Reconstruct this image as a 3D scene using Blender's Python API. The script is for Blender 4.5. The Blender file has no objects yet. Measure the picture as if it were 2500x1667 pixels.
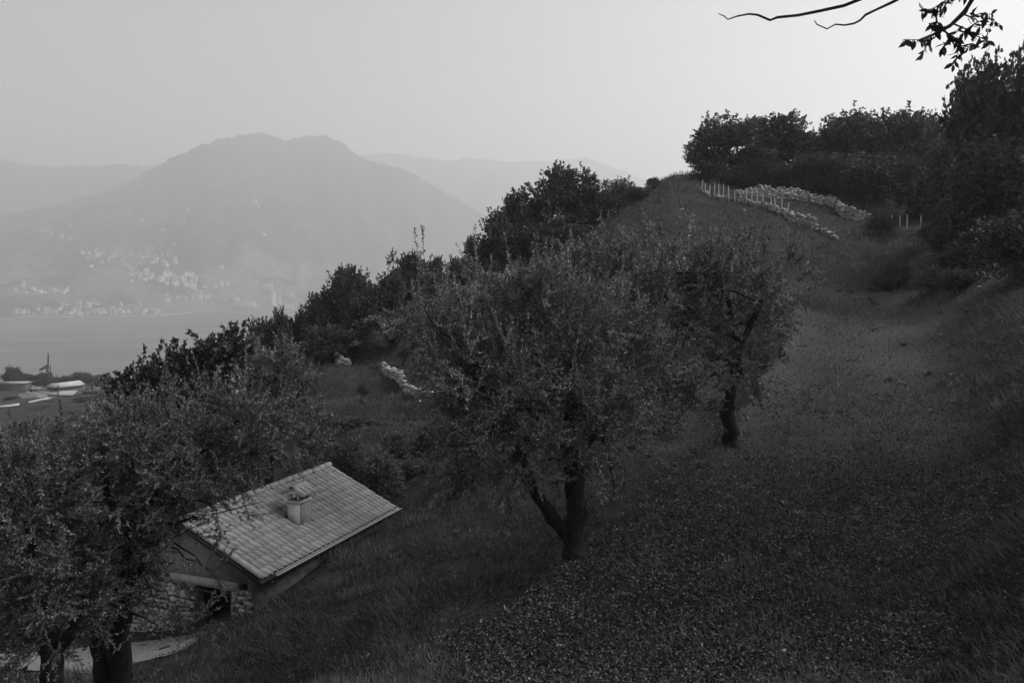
import bpy, math, random
import numpy as np
from mathutils import Vector, Matrix

# ------------------------------------------------------------------ camera, sky, sun, exposure
scene = bpy.context.scene
C = scene.collection
F_PX, CX, CY, PITCH = 28 / 36 * 2500, 1250.0, 833.5, math.radians(4.2)

cam_data = bpy.data.cameras.new('camera')
cam_data.lens = 28.0
cam_data.sensor_width = 36.0
cam_data.clip_start = 0.1
cam_data.clip_end = 30000.0
cam = bpy.data.objects.new('camera', cam_data)
C.objects.link(cam)
cam.location = (0, 0, 0)
cam.rotation_euler = (math.pi / 2 - PITCH, 0, 0)
scene.camera = cam

SUN_ELEV, SUN_AZ = math.radians(42), math.radians(84)      # azimuth from +Y towards +X
world = bpy.data.worlds.new('World')
scene.world = world
world.use_nodes = True
wn, wl = world.node_tree.nodes, world.node_tree.links
wn.clear()
w_out = wn.new('ShaderNodeOutputWorld')
w_bg = wn.new('ShaderNodeBackground')
w_sky = wn.new('ShaderNodeTexSky')
w_bw = wn.new('ShaderNodeRGBToBW')
w_sky.sky_type = 'NISHITA'
w_sky.sun_disc = False
w_sky.sun_elevation = SUN_ELEV
w_sky.sun_rotation = SUN_AZ
w_sky.altitude = 300
w_sky.air_density = 1.0
w_sky.dust_density = 4.0
w_sky.ozone_density = 1.0
w_bg.inputs['Strength'].default_value = 0.14
wl.new(w_sky.outputs['Color'], w_bw.inputs['Color'])
wl.new(w_bw.outputs['Val'], w_bg.inputs['Color'])
wl.new(w_bg.outputs['Background'], w_out.inputs['Surface'])

sun_data = bpy.data.lights.new('sun', 'SUN')
sun_data.energy = 1.9
sun_data.angle = math.radians(24)
sun = bpy.data.objects.new('sun', sun_data)
C.objects.link(sun)
sd = Vector((math.sin(SUN_AZ) * math.cos(SUN_ELEV), math.cos(SUN_AZ) * math.cos(SUN_ELEV), math.sin(SUN_ELEV)))
sun.rotation_euler = sd.to_track_quat('Z', 'Y').to_euler()
sun.location = (0, 40, 60)

scene.view_settings.view_transform = 'Standard'
scene.view_settings.look = 'None'
scene.view_settings.exposure = 0.55
scene.view_settings.gamma = 1.0
scene.view_settings.use_curve_mapping = False
scene.render.engine = 'CYCLES'
cy = scene.cycles
cy.max_bounces = 6
cy.diffuse_bounces = 2
cy.glossy_bounces = 2
cy.transmission_bounces = 3
cy.volume_bounces = 2
cy.transparent_max_bounces = 4
cy.caustics_reflective = False
cy.caustics_refractive = False
cy.use_denoising = True

# haze: numbers used by the box further down
HAZE_DENSITY, HAZE_ANISO, HAZE_GREY = 3.5e-4, 0.45, 0.99

# ------------------------------------------------------------------ helpers
FW = np.array([0, math.cos(PITCH), -math.sin(PITCH)])
UP = np.array([0, math.sin(PITCH), math.cos(PITCH)])
RT = np.array([1.0, 0, 0])


def ray(px, py):
    d = FW + RT * (px - CX) / F_PX + UP * (CY - py) / F_PX
    return d / d[1]


def at(px, py, d):
    """the point of the place that lies d metres ahead and shows at px, py of the photograph"""
    return ray(px, py) * d


def hash2(ix, iy, seed):
    h = (ix.astype(np.int64) * 374761393 + iy.astype(np.int64) * 668265263 + seed * 974634533) & 0x7fffffff
    h = ((h ^ (h >> 13)) * 1274126177) & 0x7fffffff
    return ((h ^ (h >> 16)) & 0xffff) / 65535.0


def vnoise(x, y, seed=0):
    ix, iy = np.floor(x), np.floor(y)
    fx, fy = x - ix, y - iy
    fx, fy = fx * fx * (3 - 2 * fx), fy * fy * (3 - 2 * fy)
    a, b = hash2(ix, iy, seed), hash2(ix + 1, iy, seed)
    c, d = hash2(ix, iy + 1, seed), hash2(ix + 1, iy + 1, seed)
    return (a + (b - a) * fx) * (1 - fy) + (c + (d - c) * fx) * fy - 0.5


def fbm(x, y, octaves=4, seed=0):
    s, a = 0.0, 1.0
    for o in range(octaves):
        s = s + a * vnoise(x * 2 ** o, y * 2 ** o, seed + o)
        a *= 0.5
    return s


def link(o, parent=None):
    C.objects.link(o)
    if parent is not None:
        o.parent = parent
    return o


def mesh_of(name, V, F, mats, mat_idx=None, tone=None, smooth=False):
    """mesh from arrays; F is an (n,3) or (n,4) int array or a list of such arrays"""
    Fs = F if isinstance(F, list) else [F]
    Fs = [np.asarray(f, dtype=np.int64) for f in Fs if len(f)]
    V = np.asarray(V, dtype=np.float32).reshape(-1, 3)
    me = bpy.data.meshes.new(name)
    me.vertices.add(len(V))
    me.vertices.foreach_set('co', V.ravel())
    loops = np.concatenate([f.ravel() for f in Fs]).astype(np.int32)
    counts = np.concatenate([np.full(len(f), f.shape[1]) for f in Fs]).astype(np.int32)
    starts = np.concatenate([[0], np.cumsum(counts)[:-1]]).astype(np.int32)
    me.loops.add(len(loops))
    me.loops.foreach_set('vertex_index', loops)
    me.polygons.add(len(counts))
    me.polygons.foreach_set('loop_start', starts)
    me.polygons.foreach_set('loop_total', counts)
    for m in (mats if isinstance(mats, (list, tuple)) else [mats]):
        me.materials.append(m)
    if mat_idx is not None:
        me.polygons.foreach_set('material_index', np.asarray(mat_idx, dtype=np.int32))
    if smooth:
        me.polygons.foreach_set('use_smooth', np.ones(len(counts), dtype=bool))
    if tone is not None:
        at_ = me.attributes.new('tone', 'FLOAT', 'FACE')
        at_.data.foreach_set('value', np.asarray(tone, dtype=np.float32))
    me.update(calc_edges=True)
    me.validate()
    return me


def tag(o, label=None, cat=None, group=None, kind=None):
    if label: o['label'] = label
    if cat: o['category'] = cat
    if group: o['group'] = group
    if kind: o['kind'] = kind
    return o


def empty(name, loc, rz=0.0, label=None, cat=None, group=None):
    o = bpy.data.objects.new(name, None)
    o.empty_display_size = 0.3
    o.location = loc
    o.rotation_euler = (0, 0, rz)
    link(o)
    return tag(o, label, cat, group)


class MB:
    """collects polygons for one mesh"""
    def __init__(self):
        self.v, self.f4, self.f3, self.m4, self.m3, self.n = [], [], [], [], [], 0

    def add(self, V, F, m=0):
        V = np.asarray(V, float).reshape(-1, 3)
        for f in F:
            if len(f) == 4:
                self.f4.append([i + self.n for i in f]); self.m4.append(m)
            else:
                self.f3.append([i + self.n for i in f]); self.m3.append(m)
        self.v.append(V); self.n += len(V)
        return self

    def box(self, lo, hi, m=0, M=None):
        x0, y0, z0 = lo; x1, y1, z1 = hi
        V = np.array([[x0, y0, z0], [x1, y0, z0], [x1, y1, z0], [x0, y1, z0], [x0, y0, z1], [x1, y0, z1], [x1, y1, z1], [x0, y1, z1]], float)
        if M is not None:
            V = V @ np.array(M.to_3x3()).T + np.array(M.translation)
        return self.add(V, [(0, 3, 2, 1), (4, 5, 6, 7), (0, 1, 5, 4), (1, 2, 6, 5), (2, 3, 7, 6), (3, 0, 4, 7)], m)

    def tube(self, pts, rad, n=6, m=0, rough=0.0, rng=None, cap=True):
        V, F = tube(pts, rad, n, rough, rng)
        self.add(V, F, m)
        if cap:
            k = len(V)
            for base in (0, k - n):
                c = V[base:base + n].mean(0)
                ring = [list(range(n)), list(range(n))[::-1]][base == 0]
                self.add(np.vstack([V[base:base + n], c]), [(ring[i], ring[(i + 1) % n], n) for i in range(n)], m)
        return self

    def mesh(self, name, mats, smooth=False, tone=None):
        F, mi = [], []
        if self.f4: F.append(np.array(self.f4)); mi += self.m4
        if self.f3: F.append(np.array(self.f3)); mi += self.m3
        return mesh_of(name, np.vstack(self.v), F, mats, mi, smooth=smooth)

    def build(self, name, mats, parent=None, smooth=False):
        return link(bpy.data.objects.new(name, self.mesh(name, mats, smooth)), parent)


def tube(pts, rad, n=6, rough=0.0, rng=None):
    pts = np.asarray(pts, float)
    k = len(pts)
    rad = np.full(k, rad) if np.isscalar(rad) else np.asarray(rad, float)
    T = np.gradient(pts, axis=0)
    T /= np.linalg.norm(T, axis=1)[:, None] + 1e-9
    ref = np.array([0.31, 0.22, 0.1]) if abs(T[0][2]) > .7 else np.array([0, 0, 1.0])
    V = []
    for i in range(k):
        a = np.cross(T[i], ref); a /= np.linalg.norm(a) + 1e-9
        b = np.cross(T[i], a)
        ang = np.arange(n) * 2 * math.pi / n
        r = rad[i] * (1 + (rough * (rng.random(n) - .5) * 2 if rng is not None and rough else 0))
        V.append(pts[i] + (np.cos(ang) * r)[:, None] * a + (np.sin(ang) * r)[:, None] * b if not np.isscalar(r)
                 else pts[i] + r * (np.cos(ang)[:, None] * a + np.sin(ang)[:, None] * b))
    F = [(i * n + j, i * n + (j + 1) % n, (i + 1) * n + (j + 1) % n, (i + 1) * n + j) for i in range(k - 1) for j in range(n)]
    return np.vstack(V), F


def tubes_np(A, B, r0, r1, n=3):
    """many straight tapered twigs at once"""
    D = B - A
    D = D / (np.linalg.norm(D, axis=1)[:, None] + 1e-9)
    ref = np.where(np.abs(D[:, 2:3]) > .8, np.array([[1.0, 0, 0]]), np.array([[0, 0, 1.0]]))
    a = np.cross(D, ref); a /= np.linalg.norm(a, axis=1)[:, None]
    b = np.cross(D, a)
    V = []
    for P, r in ((A, r0), (B, r1)):
        for j in range(n):
            t = 2 * math.pi * j / n
            V.append(P + (math.cos(t) * a + math.sin(t) * b) * np.asarray(r).reshape(-1, 1))
    V = np.stack(V, 1)                                   # m, 2n, 3
    m = len(A)
    base = (np.arange(m) * 2 * n)[:, None, None]
    f = np.array([[j, (j + 1) % n, n + (j + 1) % n, n + j] for j in range(n)])[None]
    return V.reshape(-1, 3), (base + f).reshape(-1, 4)


def unit(v):
    return v / (np.linalg.norm(v, axis=-1, keepdims=True) + 1e-9)


def leaf_quads(P, D, L, W, rng, curl=0.12):
    """one pointed leaf (a folded quad) per base point"""
    n = len(P)
    L = np.broadcast_to(np.asarray(L, float).reshape(-1, 1), (n, 1)); W = np.broadcast_to(np.asarray(W, float).reshape(-1, 1), (n, 1))
    S = unit(np.cross(D, rng.normal(size=(n, 3))))
    N = np.cross(S, D)
    mid = P + D * L * .48 + N * L * curl
    V = np.stack([P, mid + S * W * .5, P + D * L, mid - S * W * .5], 1).reshape(-1, 3)
    return V, np.arange(4 * n).reshape(-1, 4)


# ------------------------------------------------------------------ materials (the photograph is black and white, so every colour is a grey)
def new_mat(name):
    m = bpy.data.materials.new(name)
    m.use_nodes = True
    nt = m.node_tree
    return m, nt, nt.nodes['Principled BSDF'], nt.nodes['Material Output']


def grey(v):
    return (v, v, v, 1)


def noise_node(nt, scale, detail=6, rough=.6, coord='Object', vec=None):
    n = nt.nodes.new('ShaderNodeTexNoise')
    n.inputs['Scale'].default_value = scale
    n.inputs['Detail'].default_value = detail
    n.inputs['Roughness'].default_value = rough
    if vec is None:
        tc = nt.nodes.new('ShaderNodeTexCoord')
        vec = tc.outputs[coord]
    nt.links.new(vec, n.inputs['Vector'])
    return n


def ramp(nt, src, stops):
    r = nt.nodes.new('ShaderNodeValToRGB')
    e = r.color_ramp.elements
    while len(e) < len(stops):
        e.new(0.5)
    for el, (p, v) in zip(e, stops):
        el.position = p
        el.color = grey(v)
    nt.links.new(src, r.inputs['Fac'])
    return r


def mixc(nt, fac, a, b, mode='MIX'):
    m = nt.nodes.new('ShaderNodeMix')
    m.data_type = 'RGBA'
    m.blend_type = mode
    for k, v in ((0, fac), (6, a), (7, b)):
        if hasattr(v, 'is_linked'):
            nt.links.new(v, m.inputs[k])
        else:
            m.inputs[k].default_value = v if k == 0 else grey(v)
    return m.outputs[2]


def bump(nt, bsdf, src, strength=.4, dist=.05):
    b = nt.nodes.new('ShaderNodeBump')
    b.inputs['Strength'].default_value = strength
    b.inputs['Distance'].default_value = dist
    nt.links.new(src, b.inputs['Height'])
    nt.links.new(b.outputs['Normal'], bsdf.inputs['Normal'])


def rough_mat(name, lo, hi, scale, rough=.9, bstr=.4, bdist=.03, detail=8, spec=.2):
    m, nt, p, o = new_mat(name)
    n = noise_node(nt, scale, detail)
    r = ramp(nt, n.outputs['Fac'], [(.3, lo), (.7, hi)])
    nt.links.new(r.outputs['Color'], p.inputs['Base Color'])
    p.inputs['Roughness'].default_value = rough
    p.inputs['Specular IOR Level'].default_value = spec
    bump(nt, p, n.outputs['Fac'], bstr, bdist)
    return m


def leaf_mat(name, top, under, var=.5, rough=.45, transl=.25, spec=.4):
    """two-sided leaf: darker glossy upper face, paler under face, a tone per leaf, some light passing through"""
    m, nt, p, o = new_mat(name)
    g = nt.nodes.new('ShaderNodeNewGeometry')
    side = mixc(nt, g.outputs['Backfacing'], top, under)
    a = nt.nodes.new('ShaderNodeAttribute')
    a.attribute_name = 'tone'
    mr = nt.nodes.new('ShaderNodeMapRange')
    mr.inputs['To Min'].default_value = 1 - var
    mr.inputs['To Max'].default_value = 1 + var * 2.2
    pw = nt.nodes.new('ShaderNodeMath')
    pw.operation = 'POWER'
    pw.inputs[1].default_value = 2.2
    nt.links.new(a.outputs['Fac'], pw.inputs[0])
    nt.links.new(pw.outputs[0], mr.inputs['Value'])
    sc = nt.nodes.new('ShaderNodeVectorMath')
    sc.operation = 'SCALE'
    nt.links.new(side, sc.inputs[0])
    nt.links.new(mr.outputs['Result'], sc.inputs['Scale'])
    nt.links.new(sc.outputs['Vector'], p.inputs['Base Color'])
    p.inputs['Roughness'].default_value = rough
    p.inputs['Specular IOR Level'].default_value = spec
    t = nt.nodes.new('ShaderNodeBsdfTranslucent')
    nt.links.new(sc.outputs['Vector'], t.inputs['Color'])
    mx = nt.nodes.new('ShaderNodeMixShader')
    mx.inputs['Fac'].default_value = transl
    nt.links.new(p.outputs['BSDF'], mx.inputs[1])
    nt.links.new(t.outputs['BSDF'], mx.inputs[2])
    nt.links.new(mx.outputs['Shader'], o.inputs['Surface'])
    return m


M = {}
M['bark'] = rough_mat('bark', .012, .035, 9, .95, .9, .06)
M['twig'] = rough_mat('twig', .07, .13, 12, .9, .2, .01)
M['olive_leaf'] = leaf_mat('olive_leaf', .125, .23, .8, .4, .35, .45)
M['broad_leaf'] = leaf_mat('broad_leaf', .065, .085, .7, .5, .25, .3)
M['dark_leaf'] = leaf_mat('dark_leaf', .05, .065, .6, .45, .25, .35)
M['soft_leaf'] = leaf_mat('soft_leaf', .12, .15, .6, .6, .35, .2)
M['grass'] = leaf_mat('grass', .062, .08, .8, .6, .38, .2)
M['dead_leaf'] = leaf_mat('dead_leaf', .062, .085, .92, .6, .1, .3)
M['stone'] = rough_mat('stone', .30, .55, 4, .9, .5, .05)
M['dark_stone'] = rough_mat('dark_stone', .04, .11, 5, .95, .5, .05)
M['tile'] = rough_mat('tile', .28, .38, 2.2, .8, .3, .01)
M['plaster'] = rough_mat('plaster', .36, .52, 3, .95, .3, .01)
M['gable_plaster'] = rough_mat('gable_plaster', .22, .34, 3, .95, .3, .01)
M['cement_shade_side'] = rough_mat('cement_shade_side', .13, .22, 7, .95, .5, .01)
M['limewash_lit_side'] = rough_mat('limewash_lit_side', .4, .62, 5, .95, .4, .01)
M['grey_plaster'] = rough_mat('grey_plaster', .12, .2, 3, .95, .3, .01)
M['concrete'] = rough_mat('concrete', .3, .42, 4, .9, .3, .01)
M['wood'] = rough_mat('wood', .03, .07, 6, .9, .4, .01)
M['dark_inside'] = rough_mat('dark_inside', .008, .014, 3, 1, .1, .01)
M['zinc'] = rough_mat('zinc', .16, .24, 3, .55, .1, .005, spec=.5)
M['stake'] = rough_mat('stake', .42, .6, 8, .9, .3, .01)
M['crane_paint'] = rough_mat('crane_paint', .05, .08, 3, .6, .1, .01)
M['pale_wall'] = rough_mat('pale_wall', .46, .66, .15, .9, .1, .01)
M['mid_wall'] = rough_mat('mid_wall', .28, .42, .15, .9, .1, .01)
M['far_roof'] = rough_mat('far_roof', .2, .36, .2, .9, .1, .01)
M['pale_roof'] = rough_mat('pale_roof', .36, .5, .6, .9, .1, .01)
M['gravel'] = rough_mat('gravel', .11, .24, 9, .95, .5, .02)


def ground_mat():
    m, nt, p, o = new_mat('hill_ground')
    tc = nt.nodes.new('ShaderNodeTexCoord')
    big = noise_node(nt, .12, 5, .6, vec=tc.outputs['Object'])
    mid = noise_node(nt, 1.6, 8, .7, vec=tc.outputs['Object'])
    fine = noise_node(nt, 11, 6, .75, vec=tc.outputs['Object'])
    a = ramp(nt, mid.outputs['Fac'], [(.3, .034), (.7, .07)])
    b = ramp(nt, fine.outputs['Fac'], [(.36, .35), (.66, 1.5)])
    c = ramp(nt, big.outputs['Fac'], [(.35, .75), (.65, 1.15)])
    x = mixc(nt, 1.0, a.outputs['Color'], b.outputs['Color'], 'MULTIPLY')
    y = mixc(nt, 1.0, x, c.outputs['Color'], 'MULTIPLY')
    wa = nt.nodes.new('ShaderNodeAttribute')
    wa.attribute_name = 'worn'
    dry = ramp(nt, fine.outputs['Fac'], [(.36, .055), (.66, .115)])
    y = mixc(nt, wa.outputs['Fac'], y, dry.outputs['Color'])
    nt.links.new(y, p.inputs['Base Color'])
    p.inputs['Roughness'].default_value = 1
    p.inputs['Specular IOR Level'].default_value = .1
    bump(nt, p, fine.outputs['Fac'], .9, .12)
    return m


def mountain_mat():
    m, nt, p, o = new_mat('mountain_woods')
    tc = nt.nodes.new('ShaderNodeTexCoord')
    mp = nt.nodes.new('ShaderNodeMapping')
    mp.inputs['Scale'].default_value = (1, 1, 2.2)
    nt.links.new(tc.outputs['Object'], mp.inputs['Vector'])
    big = noise_node(nt, .0034, 9, .68, vec=mp.outputs['Vector'])
    fine = noise_node(nt, .035, 8, .8, vec=mp.outputs['Vector'])
    wood = ramp(nt, fine.outputs['Fac'], [(.38, .012), (.66, .07)])
    field = ramp(nt, fine.outputs['Fac'], [(.38, .07), (.68, .26)])
    g = nt.nodes.new('ShaderNodeSeparateXYZ')
    nt.links.new(tc.outputs['Object'], g.inputs[0])
    low = nt.nodes.new('ShaderNodeMapRange')              # terraced fields lie low on the slope
    low.inputs['From Min'].default_value = 330
    low.inputs['From Max'].default_value = -110
    low.inputs['To Min'].default_value = -.16
    low.inputs['To Max'].default_value = .1
    nt.links.new(g.outputs['Z'], low.inputs['Value'])
    ad = nt.nodes.new('ShaderNodeMath')
    nt.links.new(big.outputs['Fac'], ad.inputs[0])
    nt.links.new(low.outputs['Result'], ad.inputs[1])
    f = ramp(nt, ad.outputs[0], [(.475, 0), (.53, 1)])
    x = mixc(nt, f.outputs['Color'], wood.outputs['Color'], field.outputs['Color'])
    nt.links.new(x, p.inputs['Base Color'])
    p.inputs['Roughness'].default_value = 1
    p.inputs['Specular IOR Level'].default_value = 0
    bump(nt, p, fine.outputs['Fac'], .8, 12)
    return m


def water_mat():
    m, nt, p, o = new_mat('lake_water')
    tc = nt.nodes.new('ShaderNodeTexCoord')
    mp = nt.nodes.new('ShaderNodeMapping')
    mp.inputs['Scale'].default_value = (.002, .006, 1)
    nt.links.new(tc.outputs['Object'], mp.inputs['Vector'])
    n = noise_node(nt, 1.0, 4, .5, vec=mp.outputs['Vector'])
    r = ramp(nt, n.outputs['Fac'], [(.35, .28), (.65, .42)])
    rip = noise_node(nt, .25, 4, .6, vec=tc.outputs['Object'])
    p.inputs['Base Color'].default_value = grey(.09)
    p.inputs['IOR'].default_value = 1.33
    nt.links.new(r.outputs['Color'], p.inputs['Roughness'])
    bump(nt, p, rip.outputs['Fac'], .25, .3)
    return m


M['ground'] = ground_mat()
M['mountain'] = mountain_mat()
M['water'] = water_mat()

# ------------------------------------------------------------------ the hillside
LAKE_Z = -110.0
CTRL = [  # px, py, metres ahead: measured points of the ground
    (2300, 1600, 9.5), (1700, 1600, 10.5), (1200, 1600, 11.5), (900, 1600, 12.5), (600, 1600, 14.5), (450, 1640, 13.6), (280, 1690, 14), (60, 1680, 14),
    (2600, 1500, 10), (2450, 1300, 13.5), (2480, 1000, 20.5), (2600, 900, 24), (2480, 700, 36), (2640, 640, 36),
    (700, 1500, 17.5), (660, 1490, 19), (1000, 1400, 17), (1200, 1400, 15.5), (1400, 1385, 14.5), (1000, 1250, 24), (960, 1310, 23), (820, 1410, 20.5),
    (350, 1585, 19.5), (200, 1610, 19.5), (470, 1560, 19.4), (50, 1600, 20), (300, 1500, 24), (500, 1400, 28), (640, 1290, 32),
    (1100, 1150, 28), (1050, 1050, 36), (1010, 990, 42), (940, 925, 48), (830, 893, 52), (780, 885, 54), (700, 960, 48), (780, 1000, 44), (850, 1060, 36), (900, 1120, 30),
    (1790, 1105, 20), (1600, 1200, 17), (2000, 1200, 16.5), (2200, 1200, 16), (1900, 1000, 23), (2100, 900, 28), (1930, 800, 34), (2000, 730, 44), (2200, 730, 43), (2350, 735, 41), (2300, 850, 30), (2300, 1050, 20.5),
    (2000, 650, 52), (2200, 645, 54), (1950, 560, 62), (2010, 572, 62), (1900, 520, 65), (1800, 492, 68), (1730, 478, 70), (1700, 438, 73), (1650, 433, 74), (1600, 450, 76),
    (1500, 520, 76), (1400, 590, 74), (1500, 600, 62), (1350, 632, 68), (1300, 650, 64), (1200, 705, 64), (1100, 760, 62), (1000, 800, 60), (900, 845, 57), (860, 858, 56),
    (1600, 620, 56), (1700, 640, 50), (1300, 760, 50), (1400, 800, 42), (1200, 900, 40), (1600, 800, 38), (1600, 1000, 24), (1300, 1000, 30), (1400, 1150, 22),
    (1815, 477, 74), (1950, 488, 75), (2030, 500, 74), (2110, 540, 69), (1850, 452, 79), (2000, 470, 80), (2180, 545, 67), (2290, 550, 66), (2300, 600, 56), (2450, 640, 45), (2600, 560, 46),
    (1750, 425, 84), (1900, 425, 92), (2100, 430, 92), (2300, 450, 86), (2550, 420, 80), (2700, 300, 90),
    (1700, 470, 96), (1900, 500, 130), (2200, 480, 130), (1700, 560, 130), (2600, 400, 130),
    (1560, 500, 90), (1450, 640, 90), (1300, 740, 84), (1150, 840, 78), (1000, 880, 72), (850, 920, 66), (650, 980, 58),
    (1450, 900, 130), (1150, 1000, 120), (900, 1060, 105), (700, 1100, 90), (500, 1150, 70), (250, 1250, 50), (0, 1300, 45), (500, 1270, 42),
    (20, 1010, 190), (150, 1000, 180), (300, 985, 180), (60, 965, 250), (180, 963, 260), (300, 965, 260), (-100, 970, 230), (30, 947, 310), (130, 947, 310), (260, 953, 300), (400, 975, 300), (-150, 945, 310),
    (100, 980, 380), (300, 1000, 370), (500, 1010, 260), (700, 1020, 260), (-200, 1000, 380), (-300, 1050, 200), (-300, 1300, 60), (-400, 1600, 20), (600, 1120, 420), (1000, 1100, 420), (1600, 900, 420), (2300, 700, 420), (-100, 1130, 440),
]
_P = np.array([at(*c) for c in CTRL])


def warp(x, y):
    r = np.hypot(x, y)
    return np.stack([np.arctan2(x, y) * 2.2, np.log(np.maximum(r, 7.0)) * 1.0], -1)


_Q = warp(_P[:, 0], _P[:, 1])


def _phi(r):
    return r * r * np.log(r + 1e-9)


_n = len(_Q)
_K = _phi(np.linalg.norm(_Q[:, None] - _Q[None], axis=-1)) + np.eye(_n) * 4e-3
_A = np.block([[_K, np.ones((_n, 1)), _Q], [np.ones((1, _n)), np.zeros((1, 3))], [_Q.T, np.zeros((2, 3))]])
_TAN = _P[:, 2] / np.hypot(_P[:, 0], _P[:, 1])          # slope angle seen from the origin: smooth over all distances
_S = np.linalg.solve(_A, np.concatenate([_TAN, np.zeros(3)]))


EDGE = np.array([at(*p)[:2] for p in ((900, 1660, 11.3), (1250, 1520, 12.4), (1450, 1350, 14.8), (1620, 1230, 17), (1800, 1080, 20.3), (1900, 930, 26), (1945, 830, 32), (1950, 760, 39), (1900, 700, 47))])


WORN = np.array([at(*p)[:2] for p in ((1960, 715, 46), (2060, 730, 44), (2200, 735, 42.5), (2330, 742, 40), (2230, 800, 34), (2150, 880, 29))])


def worn(x, y):
    best = np.full(np.shape(x), 1e9)
    for a, b in zip(WORN[:-1], WORN[1:]):
        ab = b - a
        t = np.clip(((x - a[0]) * ab[0] + (y - a[1]) * ab[1]) / (ab @ ab), 0, 1)
        best = np.minimum(best, np.hypot(x - a[0] - t * ab[0], y - a[1] - t * ab[1]))
    w = np.exp(-(best / 2.6) ** 2) + np.exp(-((edge_dist(x, y) - .2) / .8) ** 2) * sstep(18, 24, y) * (1 - sstep(40, 48, y)) * .8
    return np.clip(w + .5 * fbm(x * .7, y * .7, 3, 44) * w, 0, 1)


def edge_dist(x, y):
    """signed distance from the left rim of the track, positive on the downhill side"""
    best = np.full(x.shape, 1e9); sg = np.ones(x.shape)
    for a, b in zip(EDGE[:-1], EDGE[1:]):
        ab = b - a
        t = np.clip(((x - a[0]) * ab[0] + (y - a[1]) * ab[1]) / (ab @ ab), 0, 1)
        dx, dy = x - a[0] - t * ab[0], y - a[1] - t * ab[1]
        d = np.hypot(dx, dy)
        s = np.sign(ab[0] * dy - ab[1] * dx)
        sg = np.where(d < best, s, sg); best = np.minimum(d, best)
    return best * np.where(sg == 0, 1, sg)


def sstep(a, b, t):
    t = np.clip((t - a) / (b - a), 0, 1)
    return t * t * (3 - 2 * t)


def landform(x, y):
    """the track with its rim and bank, the bank on its right, and the grass ledges behind the house"""
    r = np.hypot(x, y)
    e = edge_dist(x, y) + .5 * fbm(x * .5, y * .5, 2, 81)
    fade = sstep(9, 12, r) * (1 - sstep(44, 52, r))
    z = fade * (.20 * np.exp(-(e / .7) ** 2) - 1.5 * sstep(.1, 1.8, e) * np.exp(-np.maximum(e - 1.9, 0) / 3.5))
    z = z + fade * 1.3 * sstep(4.5, 8.0, -e) * np.exp(-np.maximum(-e - 8.5, 0) / 4)
    q = x / np.maximum(y, 1)
    m = sstep(-.40, -.34, q) * (1 - sstep(-.12, -.04, q)) * sstep(27, 31, y) * (1 - sstep(54, 60, y))
    f = (y + .25 * x + 1.6 * fbm(x * .16, y * .16, 2, 83)) / 6.2
    f = f - np.floor(f)
    z = z + m * .8 * (sstep(0, .16, f) - f)
    m2 = sstep(.30, .36, q) * sstep(44, 48, y) * (1 - sstep(58, 62, y))
    z = z + m2 * .95 * fbm(x * .4, y * .4, 4, 85)
    return z


def height(x, y, detail=True):
    x = np.asarray(x, float); y = np.asarray(y, float)
    sh = x.shape
    x = x.ravel(); y = y.ravel()
    r = np.hypot(x, y)
    az = np.clip(np.arctan2(x, y), -.72, .68)
    rr = np.clip(r, 7.0, 440)
    q = np.stack([az * 2.2, np.log(rr)], -1)
    out = np.empty(len(x))
    for i in range(0, len(x), 20000):
        k = _phi(np.linalg.norm(q[i:i + 20000, None] - _Q[None], axis=-1))
        out[i:i + 20000] = k @ _S[:_n] + _S[_n] + q[i:i + 20000] @ _S[_n + 1:]
    z = out * rr
    if detail:
        z = z + fbm(x * .55, y * .55, 4, 3) * np.clip(.05 + rr * .004, .05, .5) * .8 + fbm(x * .1, y * .1, 3, 9) * np.clip(rr * .006, .02, .6)
    z = z + landform(x, y)
    hc, hs = math.cos(1.20612), math.sin(1.20612)          # the house stands in a cutting of the slope
    lx, ly = hc * (x + 7.569) + hs * (y - 23.998), -hs * (x + 7.569) + hc * (y - 23.998)
    dh = np.hypot(np.maximum(np.abs(lx) - 3.9, 0), np.maximum(np.abs(ly) - 3.0, 0))
    z = np.minimum(z, -8.1 + .8 * dh)
    near = np.clip((r - 3.2) / 4.6, 0, 1)
    z = -1.75 + (z + 1.75) * near
    back = np.clip((np.abs(np.arctan2(x, y)) - .85) / .5, 0, 1)
    z = z * (1 - back) + (-1.75 + .22 * x - .02 * np.maximum(r - 10, 0)) * back
    z = np.where(r > 380, z - (r - 380) * .7 * np.clip((r - 380) / 60, 0, 1), z)
    return z.reshape(sh)


def hz(x, y):
    return float(height(np.array([x]), np.array([y]))[0])


def ground_hit(px, py, d0=8.0, d1=330.0):
    """first point of the slope on the line of sight through px, py"""
    k = ray(px, py)
    d = np.exp(np.linspace(math.log(d0), math.log(d1), 700))
    over = np.nonzero(height(k[0] * d, d) >= k[2] * d)[0]
    dd = d[over[0]] if len(over) else d1
    return np.array([k[0] * dd, dd, hz(k[0] * dd, dd)])


def axis(lo, hi, n, soft):
    a, b = math.asinh(lo / soft), math.asinh(hi / soft)
    return np.sinh(np.linspace(a, b, n)) * soft


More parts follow.
